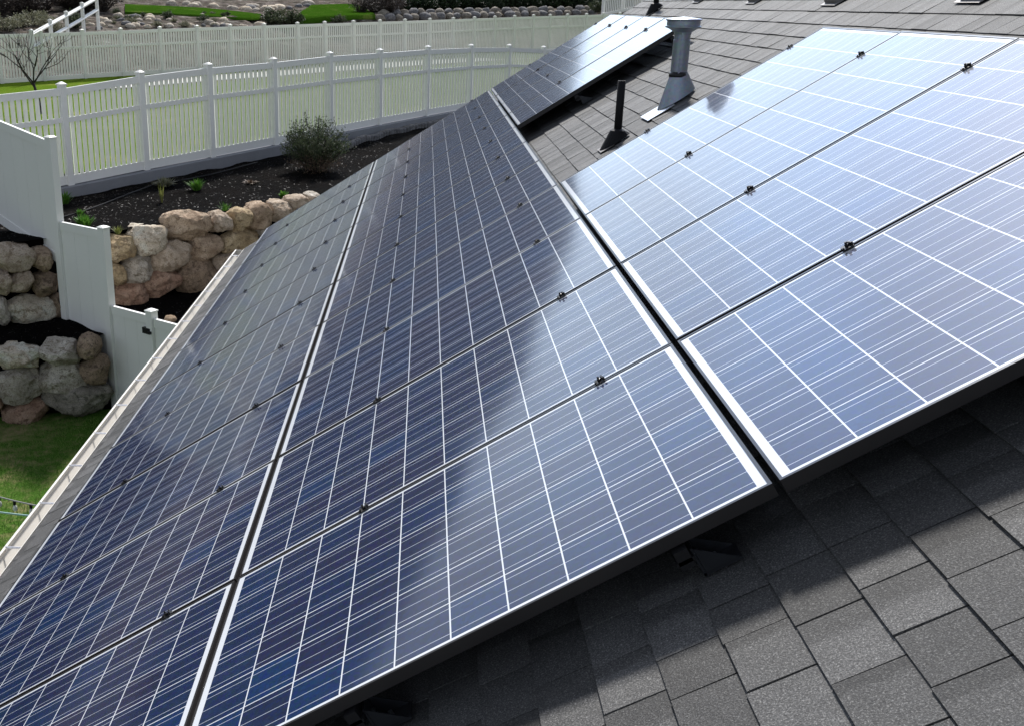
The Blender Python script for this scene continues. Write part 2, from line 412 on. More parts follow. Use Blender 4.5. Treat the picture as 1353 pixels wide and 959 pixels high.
LEAF_GREEN = m_leaf('fresh_green_leaf', [(0.030, 0.10, 0.010), (0.060, 0.17, 0.018), (0.12, 0.24, 0.04)], 0.35)
LEAF_YEL = m_leaf('yellow_green_leaf', [(0.09, 0.12, 0.02), (0.17, 0.19, 0.04), (0.25, 0.25, 0.09)], 0.3)
LEAF_SAGE = m_leaf('pale_sage_leaf', [(0.10, 0.11, 0.06), (0.19, 0.19, 0.12), (0.30, 0.29, 0.20)], 0.2)
LEAF_DRY = m_leaf('dry_brown_leaf', [(0.055, 0.032, 0.022), (0.10, 0.065, 0.045), (0.19, 0.14, 0.10)], 0.2)
LEAF_TWIG = m_leaf('dark_twig_leaf', [(0.020, 0.016, 0.014), (0.045, 0.035, 0.030), (0.09, 0.07, 0.06)], 0.1)
BARK = m_plain('dark_bark', (0.030, 0.025, 0.023), 0.85, 0, 0.4, 20, 0.3, 0.5)
CHIP = m_leaf('mulch_chip', [(0.005, 0.0045, 0.0045), (0.014, 0.012, 0.012), (0.05, 0.042, 0.038), (0.26, 0.23, 0.21)], 0.0)
GRASS = m_leaf('lawn_blade', [(0.045, 0.13, 0.014), (0.12, 0.25, 0.04), (0.24, 0.32, 0.09), (0.36, 0.31, 0.16)], 0.3)
def m_bulb():
    M = Mat('clear_bulb_glass'); M.set(col=(0.80, 0.82, 0.82), rough=0.12, spec=0.7)
    M.b.inputs['Transmission Weight'].default_value = 0.3; return M.m
BULB = m_bulb()
WIRE_T = m_plain('teal_cable', (0.32, 0.50, 0.48), 0.5, 0, 0.1)
WIRE_G = m_plain('grey_cable', (0.28, 0.28, 0.28), 0.5, 0, 0.1)
BRACKET = m_plain('dark_bracket_metal', (0.045, 0.048, 0.055), 0.38, 0.6, 0.2)
HOUSE_BLUE = m_plain('blue_grey_siding', (0.16, 0.185, 0.22), 0.8, 0, 0.1, 2)
HOUSE_TAN = m_plain('tan_stone_veneer', (0.22, 0.20, 0.175), 0.9, 0, 0.35, 4, 0.2, 0.5)
HOUSE_GLASS = m_plain('window_glass', (0.03, 0.04, 0.05), 0.08, 0, 0.1)

# ------------------------------------------------------------------ terrain
def lerp(a, b, t): return a + (b - a) * t
def interp(x, xs, ys): return float(np.interp(x, xs, ys))
def y_LL(x): return 12.23 + (x + 4.13) * 0.2538 if x < 3 else 14.04 + (x - 3) * 0.83
def y_W(x):
    return 14.3 + (x + 3.0) * 0.83 if x > -4.2 else 13.304 + (x + 4.2) * 0.25
NF = [(-6.1, 16.5), (-4.837, 17.683), (-3.67, 18.946), (-2.581, 20.35), (-1.45, 22.15), (-0.33, 24.0), (0.80, 26.05), (2.06, 28.3), (3.40, 31.35), (4.80, 34.3), (6.20, 36.6), (7.6, 38.9), (9.1, 41.0), (10.7, 43.0), (12.4, 44.9)]
NFZ = [-.72, -.62, -.50, -.42, -.37, -.33, -.30, -.28, -.33, -.42, -.55, -.60, -.62, -.64, -.66]
NFX = [p[0] for p in NF]
def y_NF(x):
    if x < NFX[0]: return NF[0][1] + (x - NFX[0]) * 0.9
    if x > NFX[-1]: return NF[-1][1] + (x - NFX[-1]) * 1.6
    return interp(x, NFX, [p[1] for p in NF])
FA, FB = np.array([-11.886, 41.013]), np.array([9.0, 59.7])
FE = (FB - FA) / np.linalg.norm(FB - FA); FN = np.array([-FE[1], FE[0]])
def ff(x, y):
    q = np.array([x, y]) - FA; return float(q @ FE), float(q @ FN)
def fbase(s): return -0.25 + 0.65 * max(-0.4, min(1.5, s / 32.0))
def h_mtn(x, y):
    az = math.degrees(math.atan2(x, y))
    el = interp(az, [-180, -75, -40, -23, -16, -10, -5, 0, 3, 10, 40, 180], [4, 9, 11.4, 12.3, 12.6, 12.4, 11.0, 8.3, 7.2, 5.5, 4, 3])
    el += 0.5 * noise.noise(Vector((az * 0.22, 3.1, 0))) + 0.22 * noise.noise(Vector((az * 0.9, 7.7, 0)))
    return 2.6 + 430.0 * math.tan(R(el))
def hill(x, y):
    s, d = ff(x, y); zb = fbase(s)
    if d <= 0:
        t = min(1.0, -d / 20.0); z = lerp(zb, -0.40, t)
        return z
    kr = max(0.0, min(1.0, (s - 13.5) / 4.0)); kr = kr * kr * (3 - 2 * kr)
    z = zb + lerp(interp(d, [0, 3, 8, 16, 28, 60], [0, .45, 1.65, 2.45, 2.95, 4.2]), interp(d, [0, 9, 10.6, 11.8, 28, 60], [0, .25, 0.5, 1.75, 2.5, 4.0]), kr)
    Rr = math.hypot(x, y)
    if d > 40:
        k = max(0.0, min(1.0, (Rr - 115) / 315.0)); k = k * k * (3 - 2 * k)
        z = lerp(z, h_mtn(x, y), k) + 3.5 * k * (1 - k) * noise.noise(Vector((x * 0.02, y * 0.02, 1)))
    return z
def hill_n(x, y): return hill(x, y) + 0.10 * noise.noise(Vector((x * 0.7, y * 0.7, 3)))
def bed_z(x, y):
    a, b = y_W(x), y_NF(x)
    t = max(0, min(1, (y - a) / max(0.5, b - a)))
    zc = interp(x, NFX, NFZ) - 0.22
    return lerp(-0.80, zc, t) + 0.05 * noise.noise(Vector((x * 1.3, y * 1.3, 0))) + 0.02 * noise.noise(Vector((x * 5, y * 5, 0)))
def low_bed_z(x, y):
    a, b = y_LL(x), y_W(x); t = max(0, min(1, (y - a) / max(0.3, b - a)))
    return lerp(-2.16, -2.02, t) + 0.04 * noise.noise(Vector((x * 2, y * 2, 5)))

def grid(name, xs, ys, zf, mat, keep=None, kind='structure', skirt=0.0, label=None):
    vs_, idx, fs = [], {}, []
    for j, y in enumerate(ys):
        for i, x in enumerate(xs):
            idx[i, j] = len(vs_); vs_.append((x, y, zf(x, y)))
    for j in range(len(ys) - 1):
        for i in range(len(xs) - 1):
            if keep is None or keep((xs[i] + xs[i + 1]) / 2, (ys[j] + ys[j + 1]) / 2):
                fs.append((idx[i, j], idx[i + 1, j], idx[i + 1, j + 1], idx[i, j + 1]))
    used = sorted({k for f in fs for k in f}); mp = {k: n for n, k in enumerate(used)}
    me = bpy.data.meshes.new(name); me.from_pydata([vs_[k] for k in used], [], [tuple(mp[k] for k in f) for f in fs])
    me.materials.append(mat); me.polygons.foreach_set('use_smooth', [True] * len(fs)); me.update()
    o = link(name, me); o['kind'] = kind
    return o
def frange(a, b, st):
    n = int(round((b - a) / st)); return [a + (b - a) * i / n for i in range(n + 1)]
def strip_bed(name, xs, ya, yb, n, zf, mat, kind='structure'):
    vs_, fs = [], []
    for x in xs:
        a, b = ya(x), yb(x)
        for k in range(n + 1):
            y = lerp(a, b, k / n); vs_.append((x, y, zf(x, y)))
    for i in range(len(xs) - 1):
        for k in range(n):
            p = i * (n + 1) + k; fs.append((p, p + n + 1, p + n + 2, p + 1))
    me = bpy.data.meshes.new(name); me.from_pydata(vs_, [], fs); me.materials.append(mat)
    me.polygons.foreach_set('use_smooth', [True] * len(fs)); me.update()
    o = link(name, me); o['kind'] = kind; return o

# one sheet to the horizon, the lower lawn in it
g = MB(); g.face([(-4000, -3000, -3.36), (4000, -3000, -3.36), (4000, 4000, -3.36), (-4000, 4000, -3.36)])
tag(g.obj('ground', HILL), kind='structure')
def lawn_z(x, y): return -3.3 + 0.03 * noise.noise(Vector((x * 0.8, y * 0.8, 2)))
strip_bed('lawn', frange(-16, 45, 0.4), lambda x: -6.0, lambda x: y_LL(x) + 0.25, 60, lawn_z, LAWN)
def y_low(x): return y_LL(x) + 0.2 if x < -2.97 else max(y_LL(x) + 0.2, 12.98 - (x + 2.83) * 0.6745 + 0.07)
strip_bed('planting_bed', frange(-10, 15, 0.125), y_low, lambda x: y_W(x) + 0.25, 24, low_bed_z, MULCH)
strip_bed('planting_bed', frange(-10, 15, 0.125), lambda x: y_W(x) + 0.15, lambda x: y_NF(x) - 0.05, 60, bed_z, MULCH)
def beyond(x, y): return y > y_NF(x) - 0.02
def y_lawn(x): return y_NF(x) + 0.10 if x > -6.1 else 16.6 + (-6.1 - x) * 1.9
strip_bed('lawn', frange(-17, 40, 0.6), y_lawn, lambda x: FA[1] + (x - FA[0]) * FE[1] / FE[0] + 0.1, 30,
          lambda x, y: hill(x, y), LAWN2)
strip_bed('hillside', frange(-70, -6.1, 1.0), lambda x: y_NF(x) + 0.1, lambda x: min(y_lawn(x), FA[1] + (x - FA[0]) * FE[1] / FE[0]) if x > -17 else max(y_NF(x) + 0.2, FA[1] + (x - FA[0]) * FE[1] / FE[0] + 0.1), 30, lambda x, y: hill(x, y) - 0.01, HILL)
strip_bed('hillside', frange(-70, 90, 1.0), lambda x: FA[1] + (x - FA[0]) * FE[1] / FE[0] + 0.1, lambda x: 175.0, 200,
          hill_n, SOIL)
def polar(name):
    vs_, fs = [], []
    azs = [R(a) for a in frange(-110, 110, 1.0)]; rs = [120, 150, 190, 235, 280, 330, 380, 430, 480, 560, 800, 1500]
    for a in azs:
        for r in rs:
            x, y = r * math.sin(a), r * math.cos(a)
            z = hill(x, y) - (0.6 if r < 180 else 0) if r <= 430 else h_mtn(x, y) * (1 - 0.5 * (r - 430) / 1100)
            if y < 60 and r < 430: z = lerp(-3.4, h_mtn(x, y), max(0, min(1, (r - 120) / 310.0)))
            vs_.append((x, y, z))
    n = len(rs)
    for i in range(len(azs) - 1):
        for k in range(n - 1):
            p = i * n + k; fs.append((p, p + n, p + n + 1, p + 1))
    me = bpy.data.meshes.new(name); me.from_pydata(vs_, [], fs); me.materials.append(HILL)
    me.polygons.foreach_set('use_smooth', [True] * len(fs)); me.update()
    tag(link(name, me), kind='structure')
polar('mountain')
# lawn strips up on the slope
def up_lawn(name, pts_lo, pts_hi):
    # pairs of (s, d) in fence coordinates
    vs_, fs = [], []; n = 48
    for (s0, d0), (s1, d1) in zip(pts_lo, pts_hi):
        for k in range(n + 1):
            s, d = lerp(s0, s1, k / n), lerp(d0, d1, k / n)
            p = FA + FE * s + FN * d; vs_.append((p[0], p[1], hill_n(p[0], p[1]) + (0.10 if 0 < k < n else -0.05)))
    for i in range(len(pts_lo) - 1):
        for k in range(n):
            p = i * (n + 1) + k; fs.append((p, p + n + 1, p + n + 2, p + 1))
    me = bpy.data.meshes.new(name); me.from_pydata(vs_, [], fs); me.materials.append(LAWN3)
    me.polygons.foreach_set('use_smooth', [True] * len(fs)); me.update(); tag(link(name, me), kind='structure')
def sd_at(u, v, d0=None):
    # walk the ray until it meets the slope beyond the far fence
    dr = ray(u, v); dr = dr / math.hypot(dr[0], dr[1])
    r = 40.0
    while r < 160:
        p = CAM + dr * r; s, d = ff(p[0], p[1])
        if d > 0.5 and p[2] < hill(p[0], p[1]) + 0.14: break
        r += 0.25
    return s, d
up_lawn('lawn', [sd_at(u, v) for u, v in ((165, 16), (220, 17), (270, 20), (320, 23), (345, 23))],
                [sd_at(u, v) for u, v in ((165, 5.6), (220, 6.5), (270, 10), (320, 15), (345, 19))])
up_lawn('lawn', [sd_at(u, v) for u, v in ((388, 33), (430, 32), (470, 30), (497, 28))],
                [sd_at(u, v) for u, v in ((412, 5.2), (430, 4.6), (455, 4.4), (470, 4.4))])
# pale concrete strip at the foot of the far fence
def path_strip():
    mb = MB(); lo, hi = [], []
    for u, v0, v1 in ((117, 119, 115), (175, 115.5, 109.5), (230, 111, 104.5), (285, 106.5, 99.5), (350, 102, 95), (430, 95.5, 89), (510, 90, 83), (560, 86, 79.5), (640, 81, 75), (700, 78, 72)):
        for v, L in ((v0, lo), (v1, hi)):
            p = at_z(u, v, -0.30)
            for _ in range(8): p = at_z(u, v, hill(p[0], p[1]) + 0.05)
            L.append(p)
    for i in range(len(lo) - 1): mb.face([lo[i], lo[i + 1], hi[i + 1], hi[i]])
    tag(mb.obj('path', CONC_L), kind='structure')
path_strip()

# ------------------------------------------------------------------ the house: roof, gutter, walls
house = thing('house', 'house with grey asphalt shingle roof carrying the solar panels', 'house', (0, 0, 0))
ROOF_H, T0, T1, S0, S1 = -0.15, -0.60, 6.25, -5.0, 11.85
def roof_mesh():
    mb = MB(); r = random.Random(3)
    e = 0.1445; base = 3.354 - 28 * e
    k = 0
    while True:
        tl = base + k * e
        if tl > T1 - 0.05: break
        tu = tl + e + 0.012
        s = S0 - r.random() * 0.15
        while s < S1:
            w = r.choice((0.13, 0.15, 0.165, 0.175, 0.19, 0.21)) + r.uniform(-0.006, 0.006)
            a, b = max(s, S0), min(s + w - r.uniform(0.0026, 0.0056), S1)
            s += w
            if b - a < 0.02: continue
            hl = ROOF_H + r.uniform(-0.0015, 0.0020); hu = ROOF_H - 0.0065
            j = r.uniform(-0.002, 0.002)
            lo, up = max(tl + j, T0), tu
            tint = (r.random(), r.choice((0.45, 0.6, 0.8, 2.0, 2.0)) + r.uniform(-0.1, 0.1), r.random(), 1)
            A, B = rp(a, lo, hl), rp(b, lo, hl); Cc, D = rp(b, up, hu), rp(a, up, hu)
            mb.face([A, D, Cc, B][::-1] if False else [A, B, Cc, D][::-1], 0, [(0, 0), (0, 1), (1, 1), (1, 0)], tint)
            lo2 = hl - 0.0065
            A2, B2 = rp(a, lo, lo2), rp(b, lo, lo2); C2, D2 = rp(b, up, hu - 0.004), rp(a, up, hu - 0.004)
            mb.face([A2, B2, B, A][::-1], 0, [(0, 0)] * 4, tint)
            mb.face([A, D, D2, A2][::-1], 0, [(0, 0)] * 4, tint)
            mb.face([Cc, B, B2, C2][::-1], 0, [(0, 0)] * 4, tint)
        k += 1
    return mb
roof = roof_mesh().obj('roof', SHINGLE, house)
d = MB()
P = [rp(S0, T0, -0.1605), rp(S1, T0, -0.1605), rp(S1, T1 + 0.06, -0.1605), rp(S0, T1 + 0.06, -0.1605)]
Q = [p + Vector((0, 0, -0.02)) for p in P]
d.face(P[::-1]); d.face(Q); [d.face([P[i], Q[i], Q[(i + 1) % 4], P[(i + 1) % 4]]) for i in range(4)]
d.obj('roof_deck', DECK, house)
ridge = rp(0, T1 + 0.06, -0.1605)
XR, ZR = ridge.x, ridge.z
b = roof_mesh()   # the far slope of the roof, mirrored across the ridge
b.v = [(2 * XR - x, y_, z_) for x, y_, z_ in b.v]; b.f = [tuple(reversed(q)) for q in b.f]; b.uv = [None if u is None else tuple(reversed(u)) for u in b.uv]
b.obj('roof_far_slope', SHINGLE, house)
d = MB(); M_ = [Vector((2 * XR - p.x, p.y, p.z)) for p in P]; d.face(M_); d.face([p + Vector((0, 0, -0.02)) for p in M_][::-1]); d.obj('roof_deck', DECK, house)
b = MB()   # ridge caps
y = S0
while y < S1:
    b.face([rp(y, T1 - 0.09, -0.138), rp(y + 0.16, T1 - 0.09, -0.143), rp(y + 0.16, T1 + 0.07, -0.135), rp(y, T1 + 0.07, -0.130)][::-1], 0, [(0, 0)] * 4, (rng.random(), 2, 0, 1))
    b.face([rp(y, T1 - 0.09, -0.138), rp(y, T1 - 0.09, -0.150), rp(y + 0.16, T1 - 0.09, -0.150), rp(y + 0.16, T1 - 0.09, -0.143)], 0, [(0, 0)] * 4, (0.3, 2, 0, 1))
    y += 0.145
b.obj('ridge_cap', SHINGLE, house)
w = MB()   # walls with gable end
xw0, xw1, yw0, yw1 = 0.02, 2 * XR - 0.02, S0 + 0.4, S1 - 0.35
ze = xw0 * math.tan(PITCH) - 0.36
for yy in (yw0, yw1):
    pts = [(xw0, yy, -3.4), (xw1, yy, -3.4), (xw1, yy, ze), (XR, yy, ZR - 0.22), (xw0, yy, ze)]
    w.face(pts if yy == yw0 else pts[::-1])
w.face([(xw0, yw1, -3.4), (xw0, yw0, -3.4), (xw0, yw0, ze), (xw0, yw1, ze)])
w.face([(xw1, yw0, -3.4), (xw1, yw1, -3.4), (xw1, yw1, ze), (xw1, yw0, ze)])
w.obj('wall', SIDING, house)
f = MB()
fx = rp(0, T0, 0).x + 0.08
f.box((fx + 0.005, (S0 + S1) / 2, -0.56), (0.024, S1 - S0, 0.20)); f.box((fx + 0.24, (S0 + S1) / 2, -0.655), (0.46, S1 - S0 - 0.02, 0.012))
f.obj('fascia', TRIM, house)
f = MB()
f.loft([[rp(S1 + o, T0, -0.168), rp(S1 + o, T1, -0.168), rp(S1 + o, T1, -0.33), rp(S1 + o, T0, -0.33)] for o in (0.002, 0.026)])
f.obj('rake_board', TRIM, house)
def gutter():
    mb = MB(); xo = fx - 0.012
    prof = [(xo, -0.452), (xo, -0.575), (xo - 0.085, -0.575), (xo - 0.125, -0.515), (xo - 0.125, -0.470), (xo - 0.108, -0.470),
            (xo - 0.108, -0.476), (xo - 0.121, -0.476), (xo - 0.121, -0.512), (xo - 0.083, -0.571), (xo - 0.004, -0.571), (xo - 0.004, -0.452)]
    ys = [S0 + 0.1] + frange(-4.2, 11.4, 0.8) + [S1 - 0.04]
    mb.loft([[(x, yy, z - 0.0012 * (yy - 11.8) * 0) for x, z in prof] for yy in ys])
    mb.box((xo - 0.062, S1 - 0.045, -0.522), (0.115, 0.006, 0.098))
    gt = mb.obj('gutter', GUTTER, house)
    yy = -4.4
    hm = None
    while yy < 11.7:
        if hm is None:
            h = MB(); h.box((0, 0, 0), (0.118, 0.022, 0.003)); h.box((-0.052, 0, -0.012), (0.004, 0.022, 0.022)); h.tube([(0.045, 0, 0.006), (-0.055, 0, 0.006)], 0.003, 6)
            ho = h.obj('gutter_hanger', ALU, gt); hm = ho.data
        else: ho = link('gutter_hanger', hm, gt)
        ho.location = (xo - 0.062, yy, -0.474); yy += 0.61
gutter()

# ------------------------------------------------------------------ solar panels
PWD, PLN, STEP, ROW = 0.995, 1.652, 1.005, 1.67
def panel_meshes():
    fr = MB(); lip, th = 0.008, 0.035
    def bar(x0, x1, y0, y1): fr.box(((x0 + x1) / 2, (y0 + y1) / 2, -th / 2), (x1 - x0, y1 - y0, th))
    bar(0, PLN, 0, lip); bar(0, PLN, PWD - lip, PWD)
    bar(0, lip, lip, PWD - lip); bar(PLN - lip, PLN, lip, PWD - lip)
    la = MB(); c = 0.1595
    x0, x1, y0, y1 = lip, PLN - lip, lip, PWD - lip
    def uv(x, y): return ((y - (PWD - 6 * c) / 2) / c, (x - (PLN - 10 * c) / 2) / c)
    P = [(x0, y0), (x1, y0), (x1, y1), (x0, y1)]
    la.face([(x, y, -0.0022) for x, y in P], 0, [uv(x, y) for x, y in P])
    la.face([(x, y, -0.008) for x, y in P][::-1], 1)
    jb = MB(); jb.box((PLN * 0.86, PWD / 2, -0.022), (0.10, 0.13, 0.026))
    return fr.mesh('frame', FRAME), la.mesh('laminate', [LAM, BLACK]), jb.mesh('junction_box', RUBBER)
PM = panel_meshes()
ROWS = [('A', 'lowest row', 0, 0, 11), ('B', 'middle row', 1, 0, 11), ('C', 'near upper block', 2, 0, 4), ('D', 'far upper block', 2, 7, 11)]
pr = random.Random(5)
for key, desc, row, k0, k1 in ROWS:
    for k in range(k0, k1):
        n = k - k0; last = k1 - k0 - 1
        w_ = 'nearest' if n == 0 else 'farthest' if n == last else ORD[n]
        extra = ' from the viewer' if w_ not in ('nearest', 'farthest') else ''
        t = thing('solar_panel', f'blue solar panel, {w_}{extra} in the {desc} on the roof', 'solar panel',
                  rp(k * STEP + 0.005, row * ROW, pr.uniform(-0.0012, 0.0012)), (pr.uniform(-0.0008, 0.0008), -PITCH + pr.uniform(-0.0007, 0.0007), 0), f'solar panels in the {desc}')
        link('frame', PM[0], t); link('laminate', PM[1], t); link('junction_box', PM[2], t)
# clamps and rails
def clamp_meshes():
    a = MB(); a.box((0, 0, 0.003), (0.044, 0.040, 0.005)); a.box((0, 0, -0.014), (0.040, 0.011, 0.026))
    a.box((0.016, 0.006, 0.011), (0.008, 0.030, 0.014), rotz(0.3)); a.box((-0.017, -0.005, 0.009), (0.007, 0.026, 0.010), rotz(-0.25))
    b_ = MB()
    ring = lambda r, z: [(r * math.cos(k * math.pi / 3), r * math.sin(k * math.pi / 3), z) for k in range(6)]
    b_.loft([ring(0.0085, 0.0058), ring(0.0085, 0.016), ring(0.005, 0.018), ring(0.005, 0.027)])
    return a.mesh('clamp_plate', BLACK), b_.mesh('bolt', BLACK)
CM = clamp_meshes()
CT = {'A': (0.478, 1.362), 'B': (2.185, 3.072), 'C': (3.907, 4.790), 'D': (3.885, 4.788)}
for key, desc, row, k0, k1 in ROWS:
    for li, tt in enumerate(CT[key]):
        for k in range(k0 + 1, k1 + 1):
            n = k - k0; s = k * STEP
            line = 'lower' if li == 0 else 'upper'
            if n == 0: lab = f'black end clamp at the near end of the {line} rail of the {desc}'; s += 0.002
            elif k == k1: lab = f'black end clamp at the far end of the {line} rail of the {desc}'; s -= 0.002
            else: lab = f'black clamp on {line} rail between {ORD[n-1] if n-1 else "first"} and {ORD[n] if n < k1-k0-1 else "last"} panels of the {desc}'
            t = thing('panel_clamp', lab, 'clamp', rp(s, tt, 0.0), (0, -PITCH, pr.uniform(-0.1, 0.1)), 'black clamps holding the solar panels')
            t.scale = (0.76, 0.80, 0.4 if k == k1 else 0.72)
            link('clamp_plate', CM[0], t); link('bolt', CM[1], t)
        a, b_ = k0 * STEP - 0.012, k1 * STEP + 0.05
        mb = MB(); M3 = Matrix.Rotation(-PITCH, 3, 'Y')
        cpos = rp((a + b_) / 2, tt, -0.0655)
        o = MB(); o.box((0, 0, 0), (0.034, b_ - a, 0.05)); o.box((0, 0, -0.006), (0.044, b_ - a, 0.010))
        ro = o.obj('mounting_rail', BLACK); ro.location = cpos; ro.rotation_euler = ROOFROT
        tag(ro, f'black aluminium rail under the {"lower" if li == 0 else "upper"} line of clamps of the {desc}', 'rail', 'rails under the solar panels')
        # L feet along the rail
        fs_ = [k0 * STEP + 0.045] + [k0 * STEP + 0.045 + 1.3 * q for q in range(1, int((b_ - a) / 1.3) + 1)]
        for q, s in enumerate(fs_):
            t = thing('roof_mount', f'{ORD[q]} black bracket from the viewer under the {"lower" if li == 0 else "upper"} rail of the {desc}' if q else
                      f'black L bracket at the near end of the {"lower" if li == 0 else "upper"} rail of the {desc}', 'bracket', rp(s, tt + 0.028, ROOF_H), ROOFROT, 'roof brackets under the rails')
            t.scale = (-1, 1, 1)
            lb = MB(); lb.box((0.005, 0, 0.045), (0.006, 0.062, 0.085)); lb.box((-0.040, 0, 0.010), (0.095, 0.062, 0.007))
            [lb.loft([[(0.001, yy, 0.012), (-0.082, yy, 0.013), (0.001, yy, 0.084)], [(0.001, yy + 0.004, 0.012), (-0.082, yy + 0.004, 0.013), (0.001, yy + 0.004, 0.084)]]) for yy in (-0.031, 0.027)]
            lb.obj('bracket', BRACKET, t)
            for bp in ([(-0.008, 0.0, 0.055), (0.022, 0.0, 0.055)], [(-0.034, 0.010, 0.012), (-0.034, 0.010, 0.026)], [(-0.034, -0.014, 0.014), (-0.034, -0.014, 0.024)]):
                bb = MB(); bb.tube(bp, 0.0065, 8); bb.obj('bolt', STEEL, t)


# ------------------------------------------------------------------ roof penetrations
def flue():
    S, t = at_roof(893, 134, ROOF_H); b0 = rp(S, t, ROOF_H)
    th = thing('flue_vent', 'galvanised metal flue pipe with round cap rising from the shingles', 'vent pipe', b0)
    mb = MB(); M3 = Matrix.Rotation(-PITCH, 3, 'Y')
    c = M3 @ Vector((-0.135, -0.01, 0.007))
    mb.box(c, (0.20, 0.25, 0.004), M3)
    mb.obj('flashing', STEEL, th)
    mb = MB(); n = 28
    bot = []
    for k in range(n):
        a = 2 * math.pi * k / n; x, y = 0.118 * math.cos(a), 0.092 * math.sin(a)
        bot.append((x, y, x * math.tan(PITCH) + 0.014))
    top = [(0.060 * math.cos(2 * math.pi * k / n), 0.060 * math.sin(2 * math.pi * k / n), 0.17 + 0.25 * 0.07 * math.cos(2 * math.pi * k / n)) for k in range(n)]
    mb.loft([bot, top], 0, False, False); mb.obj('cone', GALV, th, True)
    ztop = at_y(896, 28, b0.y)[2] - b0.z
    mb = MB(); mb.lathe([(0.055, 0.10), (0.055, ztop - 0.12), (0.0525, ztop - 0.118), (0.0525, ztop + 0.0)], 48)
    mb.box((-0.012, -0.0555, (ztop + 0.05) / 2), (0.012, 0.003, ztop - 0.20))
    mb.obj('pipe', GALV, th)
    mb = MB(); mb.lathe([(0.056, 0.155), (0.063, 0.157), (0.063, 0.172), (0.056, 0.19)], 28); mb.obj('storm_collar', BLACK, th, True)
    mb = MB()
    mb.lathe([(0.055, ztop - 0.085), (0.058, ztop - 0.070), (0.090, ztop - 0.050), (0.106, ztop - 0.044), (0.116, ztop - 0.040), (0.116, ztop - 0.033), (0.107, ztop - 0.029), (0.107, ztop + 0.000), (0.116, ztop + 0.004), (0.116, ztop + 0.011), (0.106, ztop + 0.015), (0.0, ztop + 0.026)], 40)
    mb.obj('cap', GALV, th)
flue()
def plumbing_vent(u, v, vtop, rad, label, boot=True):
    S, t = at_roof(u, v, ROOF_H); b0 = rp(S, t, ROOF_H)
    th = thing('plumbing_vent', label, 'vent pipe', b0)
    zt = at_y(u, vtop, b0.y)[2] - b0.z
    mb = MB(); mb.lathe([(rad, -0.02), (rad, zt), (rad * 0.82, zt + 0.001), (rad * 0.82, zt - 0.1)], 20); mb.obj('pipe', RUBBER, th, True)
    mb = MB(); n = 20
    bot = [(0.095 * math.cos(2 * math.pi * k / n) - 0.015, 0.075 * math.sin(2 * math.pi * k / n), (0.095 * math.cos(2 * math.pi * k / n) - 0.015) * math.tan(PITCH) + 0.012) for k in range(n)]
    mid = [(rad * 1.9 * math.cos(2 * math.pi * k / n), rad * 1.9 * math.sin(2 * math.pi * k / n), 0.075) for k in range(n)]
    top = [(rad * 1.05 * math.cos(2 * math.pi * k / n), rad * 1.05 * math.sin(2 * math.pi * k / n), 0.088) for k in range(n)]
    mb.loft([bot, mid, top], 0, False, False); mb.obj('boot', RUBBER, th)
    mb = MB(); M3 = Matrix.Rotation(-PITCH, 3, 'Y'); mb.box(M3 @ Vector((-0.08, 0, 0.007)), (0.10, 0.15, 0.003), M3); mb.obj('flashing', m_lead, th)
m_lead = m_plain('grey_flashing', (0.20, 0.19, 0.185), 0.6, 0.2, 0.15)
plumbing_vent(815, 188, 107, 0.026, 'slim black plumbing vent pipe in a black boot left of the metal flue')
plumbing_vent(866, 15, -38, 0.030, 'black vent pipe behind the far block of solar panels near the ridge')
vent_lab = ['low roof vent by the ridge, leftmost of the four along the top edge', 'low roof vent by the ridge, second from the left along the top edge',
            'low roof vent by the ridge, third from the left along the top edge', 'low roof vent by the ridge, rightmost and nearest of the four']
vproto = None
for i, (u, v) in enumerate(((921, 3), (994, 4), (1098, 6), (1283, 2))):
    S, t = at_roof(u, v, ROOF_H)
    if vproto is None:
        o = thing('roof_vent', vent_lab[0], 'roof vent', (0, 0, 0), ROOFROT, 'low roof vents near the ridge')
        mb = MB(); mb.box((0.02, 0, 0.006), (0.09, 0.26, 0.004)); mb.obj('flange', m_lead, o)
        mb = MB(); mb.loft([[(0.0, -0.10, 0.034), (0.0, 0.10, 0.034), (0.0, 0.10, 0.008), (0.0, -0.10, 0.008)], [(0.36, -0.13, 0.02), (0.36, 0.13, 0.02), (0.36, 0.13, 0.008), (0.36, -0.13, 0.008)]]); mb.obj('hood', m_lead, o)
        vproto = o
    else: o = copy_tree(vproto); o['label'] = vent_lab[i]
    o.location = rp(S, t, ROOF_H)

